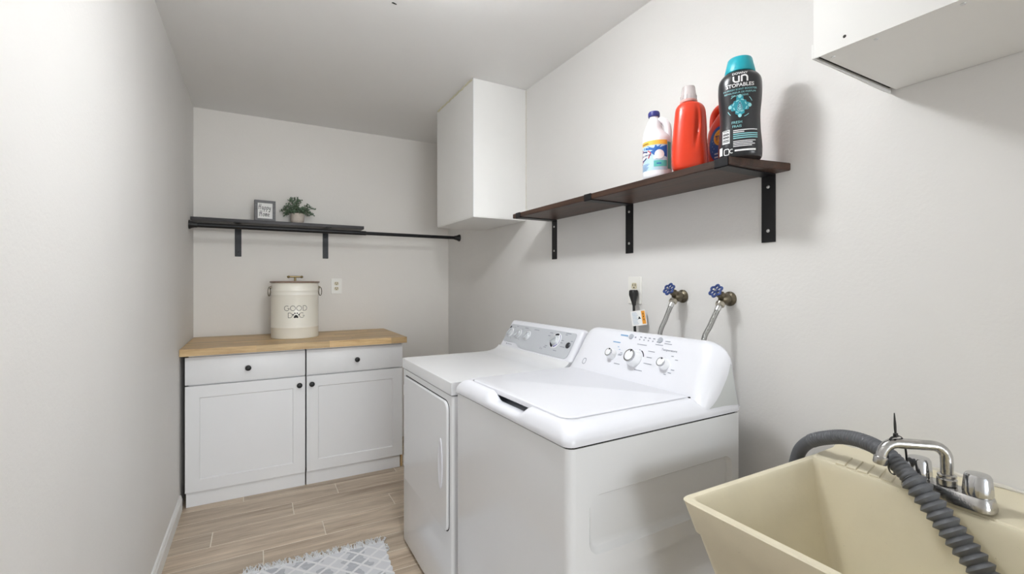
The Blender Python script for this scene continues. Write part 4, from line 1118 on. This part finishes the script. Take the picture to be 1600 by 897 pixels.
add_patch(e1, pts, f1, 4); em = obj('splash_emblem', e1, M['tubteal'], t, 0)
e2 = MB()
for k in range(4):
    a = PI/2*k; add_patch(e2, ellipse(0.0265*math.cos(a), ez + 0.0285*math.sin(a), 0.0048, 0.0056, 14), f2, 2)
for k in range(8):
    a0 = 45*k + 10; ring_arc(e2, 0.0155 + 0.002*(k % 2), 0.0185 + 0.002*(k % 2), a0, a0+26, lambda a, z: f2(a, z + ez), 6)
    a1 = 45*k + 22 - 10
    if k % 2 == 0: ring_arc(e2, 0.0335, 0.0350, a1+8, a1+32, lambda a, z: f2(a, z + ez), 6)
drop = lambda s: [(s*0.010*math.sin(PI*k/12)*(1 if k < 7 else 1), ez + 0.002 + s*(0.017 - 0.028*k/12)) for k in range(13)]
def drop_pts(sx, cz):
    R_ = []
    for k in range(25):
        tt_ = 2*PI*k/24
        R_.append((sx*math.sin(tt_)*math.sin(tt_/2)**1.5, cz + sx*1.55*math.cos(tt_)))
    return R_
add_patch(e2, drop_pts(0.0105, ez), f2, 2)
obj('pale_swirls', e2, M['tubpale'], em, 0)
e3 = MB(); f3 = lambda a, z: b.front(a, z, 0.0014)
dp_ = drop_pts(0.0078, ez-0.001); add_stroke(e3, dp_, 0.0014, f3)
for k in range(7): add_patch(e3, ellipse(0.0035*math.sin(k*2.1), ez-0.006+0.0022*k, 0.0013, 0.0010, 8), f3, 1)
obj('drop_outline', e3, M['lblnavy'], em, 0)

# red bottle seen from its narrow side, clear cap
b = Bottle([(0, 0.046, 0.040, 3, 0.006), (0.008, 0.055, 0.047, 3, 0.004), (0.03, 0.0590, 0.050, 3, 0.001), (0.085, 0.0580, 0.049, 2.8, 0), (0.11, 0.0560, 0.048, 2.8, 0.0), (0.15, 0.0540, 0.0465, 2.7, 0.001), (0.20, 0.0500, 0.044, 2.6, 0.002), (0.220, 0.0460, 0.040, 2.5, 0.001), (0.232, 0.0370, 0.034, 2.2, -0.001), (0.238, 0.0265, 0.026, 2, -0.003)], (1.302, 1.092, SZ), (-0.82, -0.68, 0))
def dent(x, y, z, hw, hd):
    # long pressed valley that runs down the right of the front face
    if y < 0 and 0.06 < z < 0.232:
        k = math.sin(PI*(z-0.06)/0.172)
        c = 0.016 + 0.010*math.sin((z-0.06)*16)
        d = math.exp(-((x-c)/0.0065)**2)*0.0085*k
        y += d
        if x > c + 0.006: y += 0.005*k*min(1, (x-c-0.006)/0.012)
    return x, y
t = thing('detergent_bottle', 'large plain red detergent bottle with clear spout cap, next to the white bleach jug', 'bottle', (1.302, 1.092, SZ), group='bottles on the brown shelf')
obj('bottle_body', b.body(72, 60, dent), M['red'], t, 60)
CT = b.T @ Matrix.Translation((-0.003, 0, 0))
obj('cap_rim', MB().lathe([(0.0275, 0.2385), (0.0285, 0.240), (0.0285, 0.246), (0.0265, 0.248)], CT, 28), M['pink'], t)
cp = MB().lathe([(0.0260, 0.2482), (0.0262, 0.262), (0.0235, 0.272), (0.0215, 0.290), (0.0200, 0.2945), (0.001, 0.2955)], CT, 28)
for k in range(14):
    a = 2*PI*k/14; cp.rbox(0.0235, 0.0268, -0.0012, 0.0012, 0.250, 0.264, 0.0005, 1, CT @ Matrix.Rotation(a, 4, 'Z'))
obj('cap', cp, M['clear'], t, label='translucent dosing cap')

# second red bottle, label half hidden behind the black tub
b = Bottle([(0, 0.052, 0.030, 3, 0), (0.008, 0.058, 0.0345, 3, 0), (0.05, 0.0600, 0.0355, 2.8, 0), (0.12, 0.0590, 0.0355, 2.6, 0), (0.155, 0.0560, 0.034, 2.5, 0.001), (0.18, 0.0490, 0.032, 2.3, 0.006), (0.205, 0.0370, 0.029, 2.1, 0.015), (0.225, 0.0250, 0.0235, 2, 0.024), (0.245, 0.0210, 0.021, 2, 0.027)], (1.434, 1.056, SZ), (-1, 0, 0))
t = thing('detergent_bottle', 'smaller red detergent bottle with loop handle and blue oval label, behind the black tub', 'bottle', (1.434, 1.056, SZ), group='bottles on the brown shelf')
bo = obj('bottle_body', b.body(), M['red'], t, 60)
hp_ = smoothpath([(-0.041, 0, 0.155), (-0.043, 0, 0.190), (-0.038, 0, 0.220), (-0.022, 0, 0.237), (0.000, 0, 0.241), (0.018, 0, 0.234), (0.026, 0, 0.222)], 6)
obj('handle', MB().tube(hp_, lambda k: 0.0130, 16, T=b.T), M['red'], t, 60)
obj('cap', MB().lathe([(0.0225, 0.2455), (0.0225, 0.264), (0.021, 0.268), (0.001, 0.2685)], b.T @ Matrix.Translation((0.027, 0, 0)), 28), M['lblorange'], t)
l1 = MB(); add_patch(l1, ellipse(0.010, 0.102, 0.0445, 0.064, 40), lambda a, z: b.front(a, z, 0.0005), 6)
lb = obj('label_rim', l1, M['lblred'], t, 0)
l1 = MB(); add_patch(l1, ellipse(0.010, 0.102, 0.0415, 0.061, 40), lambda a, z: b.front(a, z, 0.0010), 6); obj('label_oval', l1, M['lblblue'], lb, 0)
l1 = MB(); add_patch(l1, ellipse(0.014, 0.124, 0.027, 0.028, 36), lambda a, z: b.front(a, z, 0.0015), 5); obj('label_disc', l1, M['lblyellow'], lb, 0)
l1 = MB(); ring_arc(l1, 0.0165, 0.0215, 0, 360, lambda a, z: b.front(a + 0.014, z + 0.124, 0.0020), 36); obj('label_ring', l1, M['lblorange'], lb, 0)
l1 = MB(); add_text(l1, 'Tide', 0.022, 0.014, 0.116, lambda a, z: b.front(a, z, 0.0025), bold=0.0005); obj('lettering', l1, M['lblnavy'], lb, 0)
l1 = MB(); 
for k in range(6): add_patch(l1, ellipse(-0.018 + 0.006*(k % 2), 0.080 + 0.009*k, 0.0014, 0.0014, 8), lambda a, z: b.front(a, z, 0.0015), 1)
for k, L in enumerate((0.020, 0.026)): add_stroke(l1, [(-0.010 + L*q/4, 0.070 - 0.012*k) for q in range(5)], 0.005, lambda a, z: b.front(a, z, 0.0015))
obj('label_print', l1, M['lbllight'], lb, 0)

# white bleach jug
b = Bottle([(0, 0.044, 0.044, 2.2, 0), (0.006, 0.0500, 0.0500, 2.2, 0), (0.02, 0.0525, 0.0525, 2.2, 0), (0.135, 0.0525, 0.0525, 2.2, 0), (0.150, 0.0520, 0.0525, 2.1, 0), (0.165, 0.0460, 0.050, 2.1, -0.005), (0.185, 0.0350, 0.046, 2.05, -0.012), (0.205, 0.0280, 0.038, 2, -0.012), (0.222, 0.0215, 0.0260, 2, -0.012), (0.232, 0.0165, 0.0165, 2, -0.012), (0.238, 0.0160, 0.0160, 2, -0.012)], (1.302, 1.238, SZ), (-0.80, -0.60, 0))
t = thing('bleach_jug', 'white bleach jug with navy cap and blue label, leftmost of the shelf bottles', 'bottle', (1.302, 1.238, SZ), group='bottles on the brown shelf')
obj('jug_body', b.body(), M['blw'], t, 60)
hp_ = smoothpath([(-0.006, 0, 0.216), (0.010, 0, 0.222), (0.024, 0, 0.217), (0.0345, 0, 0.202), (0.0385, 0, 0.180), (0.0385, 0, 0.158), (0.037, 0, 0.140)], 6)
obj('handle', MB().tube(hp_, lambda k: 0.0125 + 0.0015*k/36, 16, T=b.T), M['blw'], t, 60)
kT = b.T @ Matrix.Translation((-0.012, 0, 0))
cp = MB().lathe([(0.0200, 0.2382), (0.0205, 0.240), (0.0200, 0.254), (0.0185, 0.257), (0.001, 0.2575)], kT, 30)
for k in range(30):
    cp.rbox(0.0192, 0.0209, -0.0006, 0.0006, 0.241, 0.253, 0.0003, 1, kT @ Matrix.Rotation(2*PI*k/30, 4, 'Z'))
obj('cap', cp, M['capblue'], t)
F = lambda e: (lambda a, z: b.front(a, z, e))
l1 = MB(); add_grid(l1, -0.0505, 0.0385, 0.030, 0.138, F(0.0004), 24, 10); lb = obj('label', l1, M['lbllight'], t, 0)
l1 = MB(); add_grid(l1, -0.0505, 0.0385, 0.122, 0.138, F(0.0008), 24, 2); obj('yellow_band', l1, M['lblyellow'], lb, 0)
l1 = MB()
pts = [(-0.0500, 0.120), (-0.03, 0.120), (0.0, 0.120), (0.02, 0.120), (0.0385, 0.120), (0.0385, 0.10), (0.0385, 0.075), (0.016, 0.074), (0.004, 0.080), (-0.008, 0.086), (-0.02, 0.098), (-0.0500, 0.110)]
add_patch(l1, pts, F(0.0008), 6); obj('blue_field', l1, M['lblblue'], lb, 0)
l1 = MB(); add_patch(l1, [(-0.0495, 0.112), (-0.026, 0.104), (-0.0155, 0.094), (-0.0235, 0.074), (-0.0495, 0.056)], F(0.0012), 4); obj('logo_edge', l1, M['lblred'], lb, 0)
l1 = MB(); add_patch(l1, [(-0.0485, 0.108), (-0.028, 0.101), (-0.0195, 0.093), (-0.0265, 0.0765), (-0.0485, 0.0605)], F(0.0016), 4); obj('logo_field', l1, M['lblwhite'], lb, 0)
l1 = MB(); add_patch(l1, [(-0.048, 0.107), (-0.0285, 0.1005), (-0.030, 0.0945), (-0.048, 0.0985)], F(0.0020), 2); add_patch(l1, [(-0.048, 0.0725), (-0.031, 0.0800), (-0.034, 0.0735), (-0.048, 0.0635)], F(0.0020), 2)
add_text(l1, 'CLOROX', 0.0092, -0.0345, 0.0835, F(0.0022), bold=0.0003, shear=0.1); obj('lettering', l1, M['lblnavy'], lb, 0)
l1 = MB(); [add_stroke(l1, [(-0.049 + 0.004*k, 0.1285), (-0.0465 + 0.004*k, 0.129)], 0.004, F(0.0012)) for k in range(6)]
obj('band_print', l1, M['ink'], lb, 0)
l1 = MB(); add_patch(l1, ellipse(0.013, 0.086, 0.0165, 0.017, 26), F(0.0014), 4); add_patch(l1, ellipse(-0.002, 0.076, 0.006, 0.007, 16), F(0.0014), 2); obj('towel_picture', l1, M['lblwhite'], lb, 0)
l1 = MB(); add_grid(l1, -0.006, 0.0385, 0.042, 0.064, F(0.0012), 10, 3); obj('teal_panel', l1, M['lblteal'], lb, 0)
l1 = MB()
for k, L in enumerate((0.028, 0.024, 0.018, 0.026, 0.022, 0.016)): add_stroke(l1, [(-0.0495 + L*q/6, 0.054 - 0.0042*k) for q in range(7)], 0.0013, F(0.0012))
add_stroke(l1, [(0.004 + 0.016*q/4, 0.053) for q in range(5)], 0.004, F(0.0016))
obj('small_print', l1, M['lblblue'], lb, 0)
l1 = MB(); add_grid(l1, 0.0400, 0.0500, 0.034, 0.132, F(0.0006), 4, 8); obj('side_label', l1, M['lblteal'], t, 0)

# ------------------------------------------------------------------ rug
RG = (0.212, 1.862, 0)
rg = thing('woven_rug', 'small white and grey diamond-pattern woven rug with fringe on the tile floor', 'rug', RG, R(-3.8))
g = MB(); nx, ny = 40, 56; vs = []
for j in range(ny+1):
    for i in range(nx+1):
        x = -0.305 + 0.61*i/nx; y = -0.46 + 0.92*j/ny
        h = 0.0062 + 0.0010*math.sin(9*x + 4*y) + 0.0008*math.sin(23*y - 7*x)
        if i in (0, nx): x += 0.004*math.sin(j*2.1)
        vs.append((x, y, h))
n0 = len(vs); vs += [(p[0], p[1], 0.0006) for p in vs]
fs = []
for j in range(ny):
    for i in range(nx):
        a = j*(nx+1)+i; fs.append((a, a+1, a+nx+2, a+nx+1)); fs.append((n0+a, n0+a+nx+1, n0+a+nx+2, n0+a+1))
def edge(a, b): fs.append((a, n0+a, n0+b, b))
for i in range(nx): edge(i+1, i); edge(ny*(nx+1)+i, ny*(nx+1)+i+1)
for j in range(ny): edge(j*(nx+1), (j+1)*(nx+1)); edge((j+1)*(nx+1)+nx, j*(nx+1)+nx)
g.add(vs, fs)
obj('rug_body', g, M['rug'], rg, 40, local=True)
fm = MB()
for end in (1, -1):
    for k in range(190):
        x = -0.303 + 0.606*k/189 + random.uniform(-.002, .002)
        L = random.uniform(0.040, 0.074); sl_ = random.uniform(-0.5, 0.5) + 0.25*math.sin(k*0.35)
        y = 0.458
        pts = [(x, end*y, 0.0048), (x + sl_*L*0.3, end*(y+L*0.35), 0.0062 + random.uniform(0, .003)), (x + sl_*L*0.75, end*(y+L*0.75), 0.0045), (min(x + sl_*L*0.8 + random.uniform(-.006, .006), 0.315), end*(y+L), 0.0026)]
        fm.tube(smoothpath(pts, 2), lambda q: 0.0024 - 0.00015*q, 5)
        if k % 4 == 0: fm.lathe([(0.001, 0.0015), (0.004, 0.004), (0.004, 0.007), (0.001, 0.0095)], Matrix.Translation((x, end*(y+0.010), 0)), 6)
# loose tuft at the far right corner
for k in range(12):
    y = 0.44 - 0.006*k
    fm.tube([(0.300, y, 0.005), (0.308 + random.uniform(-.004, .004), y + random.uniform(-.01, .012), 0.007), (0.318 + random.uniform(-.010, .004), y + random.uniform(-.01, .02), 0.003)], 0.0018, 5)
fr = obj('fringe', fm, M['fringe'], rg, 40, local=True); fr['kind'] = 'stuff'
